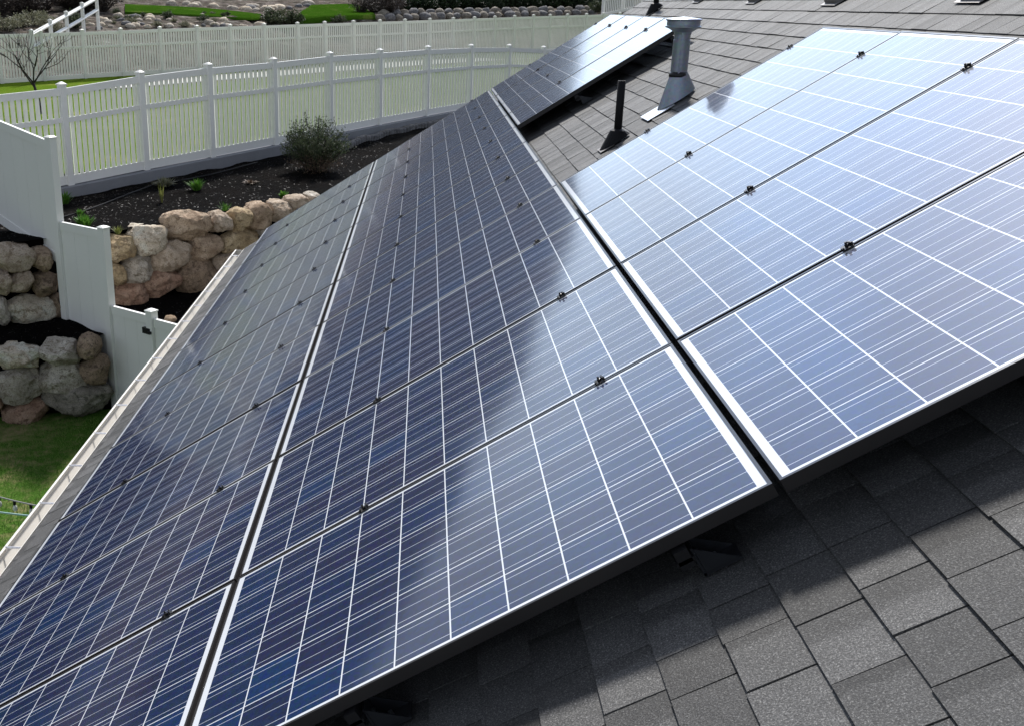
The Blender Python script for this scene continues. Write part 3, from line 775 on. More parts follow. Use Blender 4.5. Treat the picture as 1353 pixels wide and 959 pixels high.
# ------------------------------------------------------------------ fences
def post_mb(h, w=0.127):
    p = MB(); p.box((0, 0, h / 2), (w, w, h)); return p
def cap_mb(w=0.127):
    c = MB(); c.box((0, 0, 0.012), (w + 0.030, w + 0.030, 0.024)); c.box((0, 0, 0.042), (w + 0.010, w + 0.010, 0.036), top=0.25); return c
def picket_fence(name, label, pts, zb, hs, npk, pk, vin, pkt, gap_low=0.015):
    """pts: plan positions of the posts, zb: their foot, hs: their height"""
    root = thing(name, label, 'fence', (pts[0][0], pts[0][1], zb[0]))
    o0 = Vector((pts[0][0], pts[0][1], zb[0]))
    capm = None
    for i, (p, z, h) in enumerate(zip(pts, zb, hs)):
        q = Vector((p[0], p[1], z)) - o0
        j = min(i, len(pts) - 2); ang = math.atan2(pts[j + 1][1] - pts[j][1], pts[j + 1][0] - pts[j][0])
        po = post_mb(h).obj('post', vin, root); po.location = q; po.rotation_euler = (0, 0, ang)
        if capm is None:
            co = cap_mb().obj('cap', vin, po); capm = co.data
        else: co = link('cap', capm, po)
        co.location = (0, 0, h)
    for i in range(len(pts) - 1):
        a = Vector((pts[i][0], pts[i][1], zb[i])) - o0; b_ = Vector((pts[i + 1][0], pts[i + 1][1], zb[i + 1])) - o0
        ha, hb = hs[i], hs[i + 1]
        dxy = Vector((b_.x - a.x, b_.y - a.y, 0)); L = dxy.length; e = dxy / L; nn = Vector((-e.y, e.x, 0))
        def bar(za0, za1, zb0, zb1, th, mb):
            A, B = a + e * 0.06, b_ - e * 0.06
            ring = lambda P, lo, hi: [(P + nn * th / 2) + Vector((0, 0, lo)), (P - nn * th / 2) + Vector((0, 0, lo)), (P - nn * th / 2) + Vector((0, 0, hi)), (P + nn * th / 2) + Vector((0, 0, hi))]
            mb.loft([ring(A, za0, za1), ring(B, zb0, zb1)])
        mid_a, mid_b = ha * 0.655, hb * 0.655
        for lo_a, hi_a, lo_b, hi_b in ((gap_low, gap_low + 0.17, gap_low, gap_low + 0.17), (mid_a - 0.045, mid_a + 0.045, mid_b - 0.045, mid_b + 0.045), (ha - 0.19, ha - 0.06, hb - 0.19, hb - 0.06)):
            mb = MB(); bar(lo_a, hi_a, lo_b, hi_b, 0.046, mb); mb.obj('rail', vin, root)
        mb = MB()
        for k in range(npk):
            f_ = (k + 0.5) / npk; f_ = lerp(0.055, 0.945, f_) if npk else f_
            P = a.lerp(b_, f_); h = lerp(ha, hb, f_)
            w_ = L * 0.89 / npk * pk
            for lo, hi in ((gap_low + 0.165, h * 0.655 - 0.043), (h * 0.655 + 0.043, h - 0.185)):
                M3 = Matrix((e, nn, Vector((0, 0, 1)))).transposed()
                mb.box(P + Vector((0, 0, (lo + hi) / 2)), (w_, 0.022, hi - lo), M3, 0, 1.0, (0, 1))
        mb.obj('pickets', pkt, root)
    return root
hs = [1.9, 1.885, 1.915, 1.925, 1.91, 1.93, 1.9, 1.89, 1.88, 1.88, 1.88, 1.88, 1.88, 1.88, 1.88]
picket_fence('picket_fence', 'near white vinyl picket fence standing on the concrete curb behind the planting bed', NF, NFZ, hs, 13, 0.66, VINYL, PICKET)
FP = [(-16.8, 36.6), (-15.77, 37.54), (-14.46, 38.71), (-13.17, 39.86), (-11.886, 41.013), (-10.628, 42.138), (-9.283, 43.341), (-7.951, 44.533), (-6.698, 45.654), (-5.358, 46.853), (-3.986, 48.081), (-2.814, 49.13),
      (-1.527, 50.281), (-0.293, 51.386), (0.917, 52.468), (2.173, 53.591), (3.398, 54.687), (4.543, 55.713), (5.686, 56.735), (6.822, 57.751), (7.948, 58.759), (8.970, 59.673), (10.07, 60.657), (11.31, 61.763), (12.43, 62.767), (13.6, 63.81)]
fz, fh = [], []
for x, y in FP:
    s, d_ = ff(x, y); fz.append(hill(x, y) + 0.0); fh.append(interp(s, [-5, 0, 5, 12, 20, 26, 32], [1.90, 1.88, 1.90, 1.90, 1.90, 1.92, 1.90]))
picket_fence('picket_fence', 'long far white picket fence at the back of the neighbouring lawn, below the hillside', FP, fz, fh, 13, 0.60, VINYL_FAR, VINYL_FAR)
# curb under the near fence
mb = MB(); n = len(NF)
rings = []
for i in range(n):
    a = Vector(NF[max(0, i - 1)]); b_ = Vector(NF[min(n - 1, i + 1)]); e = (b_ - a).normalized(); nn = Vector((-e.y, e.x)); p = Vector(NF[i]); z = NFZ[i]
    rings.append([(p.x + nn.x * 0.10, p.y + nn.y * 0.10, z), (p.x + nn.x * 0.10, p.y + nn.y * 0.10, z - 0.7), (p.x - nn.x * 0.16, p.y - nn.y * 0.16, z - 0.7), (p.x - nn.x * 0.16, p.y - nn.y * 0.16, z - 0.012), (p.x - nn.x * 0.148, p.y - nn.y * 0.148, z)])
mb.loft(rings)
tag(mb.obj('concrete_curb', CONC), 'low grey concrete curb wall under the near picket fence', 'curb wall')
# solid privacy fence stepping down to the gate
FD = Vector((-math.sin(R(56)), math.cos(R(56)), 0)); FP2 = Vector((-2.83, 12.98, 0)); FNn = Vector((-FD.y, FD.x, 0))
def solid_fence():
    root = thing('privacy_fence', 'solid white vinyl privacy fence stepping down the slope to the gate', 'fence', (FP2.x, FP2.y, -3.3))
    o0 = Vector((FP2.x, FP2.y, -3.3))
    def P(s, z): return FP2 + FD * s + Vector((0, 0, z)) - o0
    M3 = Matrix((FD, FNn, Vector((0, 0, 1)))).transposed()
    posts = [(2.95, -1.15, 1.13), (0.98, -2.35, 0.80), (-0.10, -3.35, -0.44), (-1.05, -3.35, -1.56), (-2.9, -3.35, -1.56)]
    for s, z0, z1 in posts:
        po = MB(); po.box((0, 0, (z1 - z0) / 2), (0.127, 0.127, z1 - z0), M3); q = po.obj('post', VINYL, root); q.location = P(s, z0)
        c = MB(); c.box((0, 0, 0.010), (0.147, 0.147, 0.02), M3); c.box((0, 0, 0.028), (0.135, 0.135, 0.016), M3, 0, 0.6); cc = c.obj('cap', VINYL, q); cc.location = (0, 0, z1 - z0)
    def section(sa, sb, ta, tb, ba, bb, parent, board='panel_board'):
        def bar(za0, za1, zb0, zb1, th, name):
            mb = MB(); ring = lambda s, lo, hi: [P(s, lo) + FNn * th / 2, P(s, lo) - FNn * th / 2, P(s, hi) - FNn * th / 2, P(s, hi) + FNn * th / 2]
            mb.loft([ring(sa, za0, za1), ring(sb, zb0, zb1)]); return mb.obj(name, VINYL, parent)
        bar(ta - 0.13, ta, tb - 0.13, tb, 0.05, 'rail'); bar(ba, ba + 0.15, bb, bb + 0.15, 0.05, 'rail')
        mb = MB(); n = max(3, int((sb - sa) / 0.28))
        for k in range(n):
            s0, s1 = lerp(sa, sb, k / n) + 0.0015, lerp(sa, sb, (k + 1) / n) - 0.0015
            t0, t1 = lerp(ta, tb, k / n) - 0.128, lerp(ta, tb, (k + 1) / n) - 0.128
            b0, b1 = lerp(ba, bb, k / n) + 0.148, lerp(ba, bb, (k + 1) / n) + 0.148
            mb.loft([[P(s0, b0) + FNn * .011, P(s0, b0) - FNn * .011, P(s0, t0) - FNn * .011, P(s0, t0) + FNn * .011],
                     [P(s1, b1) + FNn * .011, P(s1, b1) - FNn * .011, P(s1, t1) - FNn * .011, P(s1, t1) + FNn * .011]])
        mb.obj(board, VINYL, parent)
    section(1.045, 2.89, 0.76, 1.09, -1.15, -0.58, root)
    section(-0.035, 0.915, -0.47, -0.47, -3.22, -2.26, root)
    section(-2.84, -1.115, -1.66, -1.66, -3.22, -3.22, root)
    gate = link('gate', None, root)
    section(-0.99, -0.165, -1.63, -1.63, -3.20, -3.20, gate)
    mb = MB(); q = P(-0.99, -1.86) + FNn * -0.0; s = -1
    side = -FNn if (-FNn).y < 0 else FNn
    mb.box(P(-0.985, -1.86) + side * 0.05, (0.16, 0.05, 0.09), M3); mb.box(P(-1.07, -1.87) + side * 0.085, (0.07, 0.03, 0.04), M3); mb.obj('latch', BLACK, gate)
solid_fence()
# small post and rail fence climbing the hillside at the upper left
def rail_fence():
    pix = [(41, 41, 62), (66, 27.5, 48), (87, 16.5, 37), (108, 5, 24), (127, -6, 14)]
    pts = []
    for i, (u, vt, vb) in enumerate(pix):
        D = 44 + i * 1.6; dr = ray(u, vt); dr = dr / math.hypot(dr[0], dr[1]); T = CAM + dr * D
        pts.append(Vector(T))
    root = thing('rail_fence', 'short white two rail fence climbing the hillside at the upper left', 'fence', pts[0] - Vector((0, 0, 1.2)))
    o0 = pts[0] - Vector((0, 0, 1.2)); M = None
    for p in pts:
        po = post_mb(1.5).obj('post', VINYL_FAR, root); po.location = p - o0 - Vector((0, 0, 1.5))
        c = link('cap', M, po) if M else cap_mb().obj('cap', VINYL_FAR, po); M = c.data; c.location = (0, 0, 1.5)
    for a, b_ in zip(pts[:-1], pts[1:]):
        for z in (-0.14, -0.62):
            mb = MB(); mb.tube([a - o0 + Vector((0, 0, z)), b_ - o0 + Vector((0, 0, z))], 0.085, 4); mb.obj('rail', VINYL_FAR, root)
rail_fence()

# ------------------------------------------------------------------ boulders
def boulder_mesh(w, dpt, h, seed, sub=4, boxy=2.6, rough=1.0):
    bm = bmesh.new(); bmesh.ops.create_icosphere(bm, subdivisions=sub, radius=1.0)
    r = random.Random(seed); off = Vector((r.uniform(-50, 50), r.uniform(-50, 50), r.uniform(-50, 50)))
    cuts = []
    for _ in range(15):
        nrm = Vector((r.gauss(0, 1), r.gauss(0, 1), r.gauss(0, 1))).normalized(); cuts.append((nrm, r.uniform(0.80, 1.0)))
    ex = boxy + r.uniform(-0.3, 0.5)
    for v in bm.verts:
        p = v.co.copy()
        k = (abs(p.x) ** ex + abs(p.y) ** ex + abs(p.z) ** ex) ** (-1 / ex)
        p = p * k
        for nrm, dd in cuts:
            e = p.dot(nrm) - dd
            if e > 0: p -= nrm * e
        nz = 0.10 * noise.noise(p * 1.3 + off) + 0.07 * noise.noise(p * 3.1 + off) + 0.04 * noise.noise(p * 7.0 + off) + 0.018 * noise.noise(p * 17 + off)
        p = p * (1 + nz * rough)
        v.co = Vector((p.x * w / 2, p.y * dpt / 2, p.z * h / 2))
    me = bpy.data.meshes.new('boulder'); bm.to_mesh(me); bm.free()
    me.polygons.foreach_set('use_smooth', [True] * len(me.polygons)); return me
BW = [ # x0, y0, x1, y1 in the photograph, colour, label
 (-4, 323, 43, 358, 'pink', 'large pinkish grey boulder at the left edge, top of the wall left of the fence'),
 (41, 327, 66, 359, 'tan', 'narrow tan boulder tucked against the white fence, top course of the left upper wall'),
 (-10, 359, 16, 391, 'pink', 'pink grey boulder cut by the left edge, middle course of the left upper wall'),
 (10, 357, 43, 389, 'pink', 'rounded beige boulder with tilted top, middle course of the left upper wall'),
 (42, 358, 76, 391, 'brown', 'dark brown boulder beside the white fence, middle course of the left upper wall'),
 (-12, 392, 11, 430, 'grey', 'grey boulder cut by the left edge, bottom course of the left upper wall'),
 (10, 390, 70, 429, 'cream', 'big pale squarish boulder, bottom course of the left upper wall above the mulch ledge'),
 (63, 388, 84, 420, 'brown', 'small dark boulder half hidden by the white fence, bottom course of the left upper wall'),
 (142, 308, 176, 347, 'yellow', 'yellow tan rounded boulder beside the tall white post on top of the wall'),
 (169, 296, 220, 337, 'cream', 'cream angular boulder second from the tall white post on top of the wall'),
 (215, 280, 280, 318, 'tan', 'widest tan boulder on top of the wall behind the gate, mulch above it'),
 (276, 281, 304, 308, 'pink', 'small blocky pinkish boulder right of the widest one on top of the wall'),
 (302, 275, 331, 305, 'yellow', 'yellowish squarish boulder with grass tuft on its left, top of the wall'),
 (323, 269, 361, 302, 'tan', 'smooth tan boulder with rounded top between yellowish and pinkish grey ones'),
 (354, 265, 387, 296, 'pink', 'pinkish grey boulder on top of the wall just left of the panel edge'),
 (375, 259, 410, 282, 'pink', 'pale pink wedge boulder below the small bright green plant'),
 (405, 256, 428, 272, 'grey', 'small grey boulder at the right end of the wall beside the solar panel edge'),
 (136, 346, 163, 378, 'yellow', 'small yellow boulder beside the tall white post, middle course behind the gate'),
 (157, 336, 204, 375, 'grey', 'pale grey pink boulder with flat face, middle course behind the gate'),
 (195, 316, 252, 359, 'pink', 'large pink mottled boulder in the middle course below the cream one'),
 (248, 307, 291, 344, 'tan', 'grey tan pointed boulder in the middle course below the widest one'),
 (289, 303, 342, 333, 'yellow', 'long low yellow tan boulder in the middle course near the gutter end'),
 (337, 298, 362, 318, 'grey', 'small grey boulder under the smooth tan one, beside the solar panel edge'),
 (147, 372, 194, 410, 'rust', 'orange brown boulder at the foot of the wall beside the tall white post'),
 (184, 356, 237, 393, 'rust', 'brown boulder with lighter top at the foot of the wall, second from the white post'),
 (233, 338, 289, 386, 'brown', 'big brown boulder at the foot of the wall above the dark mulch'),
 (280, 332, 318, 364, 'pink', 'pinkish boulder at the foot of the wall partly behind the gutter end'),
]
BL = [
 (-6, 456, 54, 489, 'cream', 'long cream and grey boulder at the left edge, top course of the low wall'),
 (53, 450, 106, 482, 'grey', 'grey boulder with white lichen patch, second in the top course of the low wall'),
 (104, 442, 133, 472, 'brown', 'small brown block at the right end of the top course of the low wall'),
 (0, 484, 56, 531, 'grey', 'rough pale grey boulder, middle course of the low wall'),
 (54, 477, 113, 519, 'grey', 'grey olive flat faced boulder, middle course of the low wall'),
 (107, 469, 143, 505, 'brown', 'dark brown block at the right end of the middle course of the low wall'),
 (-14, 500, 4, 541, 'rust', 'rust coloured boulder cut by the left edge of the low wall'),
 (4, 525, 61, 563, 'rust', 'reddish brown boulder at the foot of the low wall by the lawn'),
 (60, 504, 145, 547, 'dark', 'long dark grey boulder at the foot of the low wall beside the white fence'),
]
def place_boulders(lst, P0, d2, fore, group, dpt):
    d2 = np.array(d2) / np.hypot(*d2); nin = np.array([-d2[1], d2[0], 0.0])
    for i, (x0, y0, x1, y1, colr, lab) in enumerate(lst):
        c = at_plane((x0 + x1) / 2, (y0 + y1) / 2, np.array(P0) + nin * 0.10, d2)
        dist = np.linalg.norm(c - CAM)
        zf = float(RW[2] @ (c - CAM))
        w = (x1 - x0) * zf / F / fore * 1.03; h = (y1 - y0) * zf / F / 0.97 * 1.03
        me = boulder_mesh(w, dpt, h, 100 + i + int(P0[1] * 10), 5, 2.9)
        me.materials.append(ROCK[colr])
        o = link('boulder', me, None, Vector(c) + Vector(nin) * 0.06)
        o.rotation_euler = (rng.uniform(-.06, .06), rng.uniform(-.10, .10), math.atan2(d2[1], d2[0]) + rng.uniform(-.08, .08))
        tag(o, lab, 'boulder', group)
place_boulders(BW, (-3.0, 14.3, 0), (0.77, 0.64), 0.92, 'boulders of the upper retaining wall', 0.62)
place_boulders(BL, (-4.13, 12.23, 0), (1.0, 0.2538), 0.97, 'boulders of the low retaining wall', 0.60)
# a tan stone lying on the mulch just behind the gate
me = boulder_mesh(0.20, 0.18, 0.12, 77, 3); me.materials.append(ROCK['tan'])
c = at_z(225, 424, -2.05); tag(link('stone', me, None, Vector(c) + Vector((0, 0, 0.03))), 'small tan stone on the mulch just above the gate', 'stone')
# dark soil face behind the boulders so the joints read dark
def backing(name, xs, yf, z0, z1):
    vs_, fs = [], []
    for x in xs: vs_ += [(x, yf(x) + 0.30, z0), (x, yf(x) + 0.26, z1)]
    for i in range(len(xs) - 1): fs.append((2 * i, 2 * i + 2, 2 * i + 3, 2 * i + 1))
    me = bpy.data.meshes.new(name); me.from_pydata(vs_, [], fs); me.materials.append(MULCH); me.update(); tag(link(name, me), kind='structure')
backing('soil_bank', frange(-9, 15, 0.4), y_W, -2.4, -0.80)
backing('soil_bank', frange(-9, -3.0, 0.4), y_LL, -3.4, -2.18)

# ------------------------------------------------------------------ plants
def leaf_tint(r, lo=0.0, hi=1.0): 
    t = r.uniform(lo, hi); return (t, t, t, 1)
def leaf(mb, p, d, L, W, r, mi=0, lo=0.0, hi=1.0):
    d = d.normalized(); a = d.cross(Vector((r.gauss(0, 1), r.gauss(0, 1), r.gauss(0, 1))))
    if a.length < 1e-4: return
    a.normalize()
    mb.face([p, p + d * L * 0.5 + a * W / 2, p + d * L, p + d * L * 0.5 - a * W / 2], mi, None, leaf_tint(r, lo, hi))
def shrub_parts(Rx, Rz, stems, leaves, L, W, seed, upright=0.7, tip=0.35):
    r = random.Random(seed); st, lf = MB(), MB()
    per = leaves // stems
    for k in range(stems):
        a = r.uniform(0, 6.283); q = math.sqrt(r.random())
        tipp = Vector((math.cos(a) * q * Rx, math.sin(a) * q * Rx, Rz * (1.0 - 0.55 * q * q) * r.uniform(0.6, 1.06)))
        b0 = Vector((math.cos(a) * q * Rx * 0.22, math.sin(a) * q * Rx * 0.22, 0))
        mid = b0.lerp(tipp, 0.5) + Vector((r.uniform(-.1, .1) * Rx, r.uniform(-.1, .1) * Rx, 0.08 * Rz))
        st.tube([b0, mid, tipp], [0.006 + 0.006 * Rz, 0.004 + 0.003 * Rz, 0.002], 4)
        for _ in range(per):
            t = r.random() ** 0.6
            p = b0.lerp(mid, t * 2) if t < 0.5 else mid.lerp(tipp, t * 2 - 1)
            p = p + Vector((r.gauss(0, 1), r.gauss(0, 1), r.gauss(0, 1))) * 0.055 * Rx
            dd = Vector((r.gauss(0, 1), r.gauss(0, 1), r.gauss(0, .8) + upright))
            leaf(lf, p, dd, L * r.uniform(0.6, 1.3), W * r.uniform(0.7, 1.3), r)
    return st, lf
def shrub(name, label, cat, loc, Rx, Rz, stems, leaves, L, W, mat, seed, group=None, stem_mat=None, upright=0.7):
    st, lf = shrub_parts(Rx, Rz, stems, leaves, L, W, seed, upright)
    t = thing(name, label, cat, loc, (0, 0, 0), group)
    st.obj('stem', stem_mat or BARK, t); lf.obj('foliage', mat, t); return t
def bedpt(u, v):
    p = at_z(u, v, -0.65)
    for _ in range(10): p = at_z(u, v, bed_z(p[0], p[1]))
    return Vector(p)
c = bedpt(417, 226)
sh = shrub('shrub', 'tall dusty green shrub in the mulch bed in front of the near picket fence', 'shrub', c, 0.80, 1.22, 120, 10500, 0.06, 0.018, LEAF_SHRUB, 11, None, None, 1.1)
st, lf = shrub_parts(0.7, 0.5, 80, 1800, 0.06, 0.009, 12); lf.obj('dry_growth', LEAF_DRY, sh).location = (0.05, -0.35, 0)
def tuft(u, v, label, mat, Rr, H, n, seed, W=0.012, cat='plant', name='plant', spread=0.9):
    c = bedpt(u, v) - Vector((0, 0, 0.01)); r = random.Random(seed); mb = MB()
    for _ in range(n):
        a = r.uniform(0, 6.283); lean = r.uniform(0.05, spread)
        p = Vector((math.cos(a), math.sin(a), 0)) * Rr * 0.25 * r.random()
        d = Vector((math.cos(a) * lean, math.sin(a) * lean, 1)).normalized(); L = H * r.uniform(0.5, 1.1)
        side = Vector((-math.sin(a), math.cos(a), 0)) * W
        m1 = p + d * L * 0.6; tp = p + d * L + Vector((math.cos(a), math.sin(a), -0.5)) * L * 0.18 * lean
        mb.face([p - side * .5, p + side * .5, m1 + side * .6, m1 - side * .6], 0, None, leaf_tint(r)); mb.face([m1 - side * .6, m1 + side * .6, tp], 0, None, leaf_tint(r))
    o = mb.obj(name, mat); o.location = c; return tag(o, label, cat)
tuft(260, 252, 'bushy fresh green plant in the middle of the mulch bed', LEAF_GREEN, 0.25, 0.26, 150, 1, 0.016)
tuft(214, 268, 'slim yellow green spike plant standing in the mulch bed', LEAF_YEL, 0.05, 0.34, 26, 2, 0.016, spread=0.25)
tuft(374, 262, 'small bright green plant just above the boulder wall near the panels', LEAF_GREEN, 0.15, 0.17, 60, 3, 0.03)
tuft(84, 270, 'dark green leafy plant by the concrete curb next to the tall white post', LEAF_GREEN, 0.3, 0.26, 90, 4, 0.03)
tuft(106, 284, 'low green plant in the bed, between the leafy one and the wide one', LEAF_GREEN, 0.2, 0.12, 60, 5, 0.02)
tuft(112, 299, 'wide green plant growing just behind the stepped white panel', LEAF_GREEN, 0.4, 0.22, 130, 6, 0.026)
tuft(297, 279, 'tuft of green grass on the boulders of the upper wall', LEAF_GREEN, 0.2, 0.18, 40, 8, 0.010)
tuft(156, 309, 'tuft of dry yellow grass on the yellow tan boulder', LEAF_YEL, 0.15, 0.15, 50, 9, 0.010)
tuft(218, 246, 'clump of dead pale leaves in the mulch near the curb', LEAF_SAGE, 0.45, 0.20, 170, 10, 0.022, 'dead plant', 'dead_plant', 2.0)
tuft(330, 242, 'flat scatter of dead brown leaves in the mulch below the shrub', LEAF_DRY, 0.4, 0.10, 90, 13, 0.03, 'dead plant', 'dead_plant', 3.0)
# drip hose
pts = [bedpt(u, v) + Vector((0, 0, 0.02)) for u, v in ((78, 290), (110, 281), (140, 270), (170, 258), (200, 247), (240, 240), (280, 232), (340, 216))]
mb = MB(); mb.tube(pts, 0.012, 6); tag(mb.obj('drip_hose', RUBBER), 'thin black drip hose lying across the mulch bed', 'hose')
# scalloped edging and its strip of grass near the curb
mb = MB(); es = [at_z(u, v, -0.5) for u, v in ((441, 197), (470, 187), (500, 180), (530, 173), (565, 166), (600, 158))]
for i in range(len(es) - 1):
    for k in range(9):
        p = Vector(es[i]).lerp(Vector(es[i + 1]), (k + .5) / 9); p.z = bed_z(p.x, p.y)
        rr = 0.10; mb.lathe([(rr, -0.05), (rr, 0.10), (rr * 0.7, 0.13)], 8, (p.x, p.y, p.z))
tag(mb.obj('garden_edging', ROCK['slate']), 'curved blue grey scalloped edging between mulch and curb', 'edging')
mb = MB(); gs = [(at_z(u, v, -0.45), at_z(u2, v2, -0.45)) for u, v, u2, v2 in ((441, 193, 452, 186), (470, 185, 480, 179), (500, 178, 510, 172), (530, 171, 540, 166), (570, 163, 575, 160))]
for (a, b_), (c2, d2) in zip(gs[:-1], gs[1:]):
    q = [Vector(x) for x in (a, c2, d2, b_)]
    for x in q: x.z = bed_z(x.x, x.y) + 0.05
    mb.face(q)
tag(mb.obj('grass_strip', LAWN3), kind='structure')
# loose chips on the beds
mb = MB(); r = random.Random(21)
for k in range(3200):
    x = r.uniform(-5.5, 1.2); a, b_ = y_W(x) + 0.35, y_NF(x) - 0.15; low = r.random() < 0.22
    if low: a, b_ = y_LL(x) + 0.35, y_W(x) - 0.1
    if b_ <= a: continue
    y = r.uniform(a, b_); z = (low_bed_z if low else bed_z)(x, y) + 0.008
    if low and x > -0.1 and y < 12: continue
    L, W = r.uniform(0.012, 0.05), r.uniform(0.004, 0.014); an = r.uniform(0, 6.28); e = Vector((math.cos(an), math.sin(an), r.uniform(-.5, .5))); s_ = Vector((-math.sin(an), math.cos(an), r.uniform(-.5, .5)))
    p = Vector((x, y, z)); t = min(1, abs(r.gauss(0.12, 0.22)))
    mb.face([p - e * L / 2 - s_ * W / 2, p + e * L / 2 - s_ * W / 2, p + e * L / 2 + s_ * W / 2, p - e * L / 2 + s_ * W / 2], 0, None, (t, t, t, 1))
tag(mb.obj('mulch_chips', CHIP), 'loose bark chips over the planting beds', 'mulch', None, 'stuff')
# lawn blades
mb = MB(); r = random.Random(33)
for k in range(26000):
    x = r.uniform(-4.9, -0.9); y = r.uniform(7.0, y_LL(x) - 0.10)
    q = noise.noise(Vector((x * 0.9, y * 0.9, 4))) + 0.5 * noise.noise(Vector((x * 3, y * 3, 9)))
    if q < -0.25 and r.random() < 0.75: continue
    p = Vector((x, y, lawn_z(x, y) - 0.005)); H = r.uniform(0.03, 0.075); an = r.uniform(0, 6.28)
    s_ = Vector((math.cos(an), math.sin(an), 0)) * 0.004; tp = p + Vector((r.gauss(0, .4), r.gauss(0, .4), 1)) * H
    t = max(0, min(1, 0.38 - q * 0.45 + r.gauss(0, 0.15)))
    mb.face([p - s_, p + s_, tp], 0, None, (t, t, t, 1))
tag(mb.obj('grass', GRASS), 'short patchy lawn grass at the foot of the low boulder wall', 'grass', None, 'stuff')
# bare trees
def bare_tree(u, v, htop, label, seed, levels=4, name='bare_tree'):
    p = at_z(u, v, -0.3)
    for _ in range(8): p = at_z(u, v, hill(p[0], p[1]))
    return p
def branch_tree(base, H, label, seed, spread=0.55, first=0.36, trunk_r=0.045, levels=4, lean=0.0):
    r = random.Random(seed); tr, cr_ = MB(), MB()
    fork = Vector((lean, 0, H * first))
    tr.tube([(0, 0, -0.1), (lean * .5, 0, H * first * .5), fork], [trunk_r * 1.2, trunk_r, trunk_r * .9], 8)
    def grow(p, d, L, rad, lv):
        q = p + d * L * 0.5 + Vector((r.gauss(0, .05), r.gauss(0, .05), 0.02)) * L; e = p + d * L + Vector((0, 0, 0.06 * L))
        cr_.tube([p, q, e], [rad, rad * .8, rad * .55], 5 if lv < 2 else 4)
        if lv >= levels: return
        for k in range(r.choice((2, 3, 3))):
            nd = (d + Vector((r.gauss(0, spread), r.gauss(0, spread), r.gauss(0.1, .3)))).normalized()
            o = p.lerp(e, r.uniform(0.45, 1.0)); grow(o, nd, L * r.uniform(0.5, 0.8), rad * 0.55, lv + 1)
    for k in range(7):
        a = 6.283 * k / 7 + r.uniform(-.3, .3); grow(fork - Vector((0, 0, r.uniform(0, .1))), Vector((math.cos(a) * .9, math.sin(a) * .9, 0.85)).normalized(), H * 0.40, trunk_r * 0.5, 1)
    t = thing('bare_tree', label, 'tree', base); tr.obj('trunk', BARK, t, True); cr_.obj('crown', BARK, t); return t
p = at_z(57, 152, -0.42); D = p[1]
branch_tree(Vector(p), at_y(45, 22, p[1])[2] - p[2], 'leafless young tree with wide forked branches on the lawn between the fences at left', 4, 0.42, 0.33, 0.045, 3, -0.2)
p = at_z(666, 64, 0.25)
branch_tree(Vector(p), at_y(660, 26, p[1])[2] - p[2], 'small leafless sapling in front of the far fence near the solar panels', 9, 0.28, 0.45, 0.04, 3)
# ------------------------------------------------------------------ the slope beyond the far fence
def slope_pt(u, v):
    s, d_ = sd_at(u, v); q = FA + FE * s + FN * d_; return Vector((q[0], q[1], hill(q[0], q[1]) + 0.02))
rr = random.Random(50)
fm = []
for k in range(6):
    me = boulder_mesh(1, 1, 1, 300 + k, 2, 2.4); me.materials.append(ROCK['slate' if k % 2 else 'dark']); fm.append(me)
fg = []
for k in range(5):
    me = boulder_mesh(1, 1, 1, 340 + k, 2, 2.4); me.materials.append(ROCK[('grey', 'cream', 'slate')[k % 3]]); fg.append(me)
i = 0
for row, (v0, v1, n) in enumerate(((24.5, 17, 26), (18, 12, 24))):
    for k in range(n):
        u = lerp(503, 795, (k + 0.5 * row) / n) + rr.uniform(-2, 2); v = lerp(v0, v1, k / n)
        dd_ = 10.9 + row * 0.55; r_ = ray(u, v); lam = (dd_ - (CAM[:2] - FA) @ FN) / (r_[:2] @ FN); q = CAM + r_ * lam
        o = link('boulder', fm[i % 6], None, q); sz = rr.uniform(0.75, 1.0) * 0.72; o.scale = (sz * 1.25, sz, sz * 0.85); o.rotation_euler = (0, rr.uniform(-.2, .2), rr.uniform(0, 3))
        tag(o, f'dark grey boulder in the {"upper" if row else "lower"} course of the far wall above the fence', 'boulder', f'boulders of the {"upper" if row else "lower"} course of the far wall'); i += 1
for k in range(66):
    if k < 46: u, v, sz = rr.uniform(120, 345), rr.uniform(17, 37), rr.uniform(0.2, 0.6)
    else: u, v, sz = rr.uniform(195, 420), None, rr.uniform(0.5, 1.0)
    if v is None: v = interp(u, [190, 330, 360, 420], [4.5, 12, 13, 5]) - rr.uniform(0, 3.5)
    if v > 36 - (u - 100) * 0.02: v = 33
    q = slope_pt(u, v); o = link('boulder', fg[k % 5], None, q); o.scale = (sz * 1.2, sz, sz * .75); o.rotation_euler = (0, rr.uniform(-.2, .2), rr.uniform(0, 3))
    if k < 46: tag(o, 'loose grey rock scattered on the bare stony slope above the far fence', 'rock', 'loose rocks on the stony slope')
    else: tag(o, 'grey boulder edging the upper side of the green lawn strips on the slope', 'boulder', 'boulders edging the upper lawns')
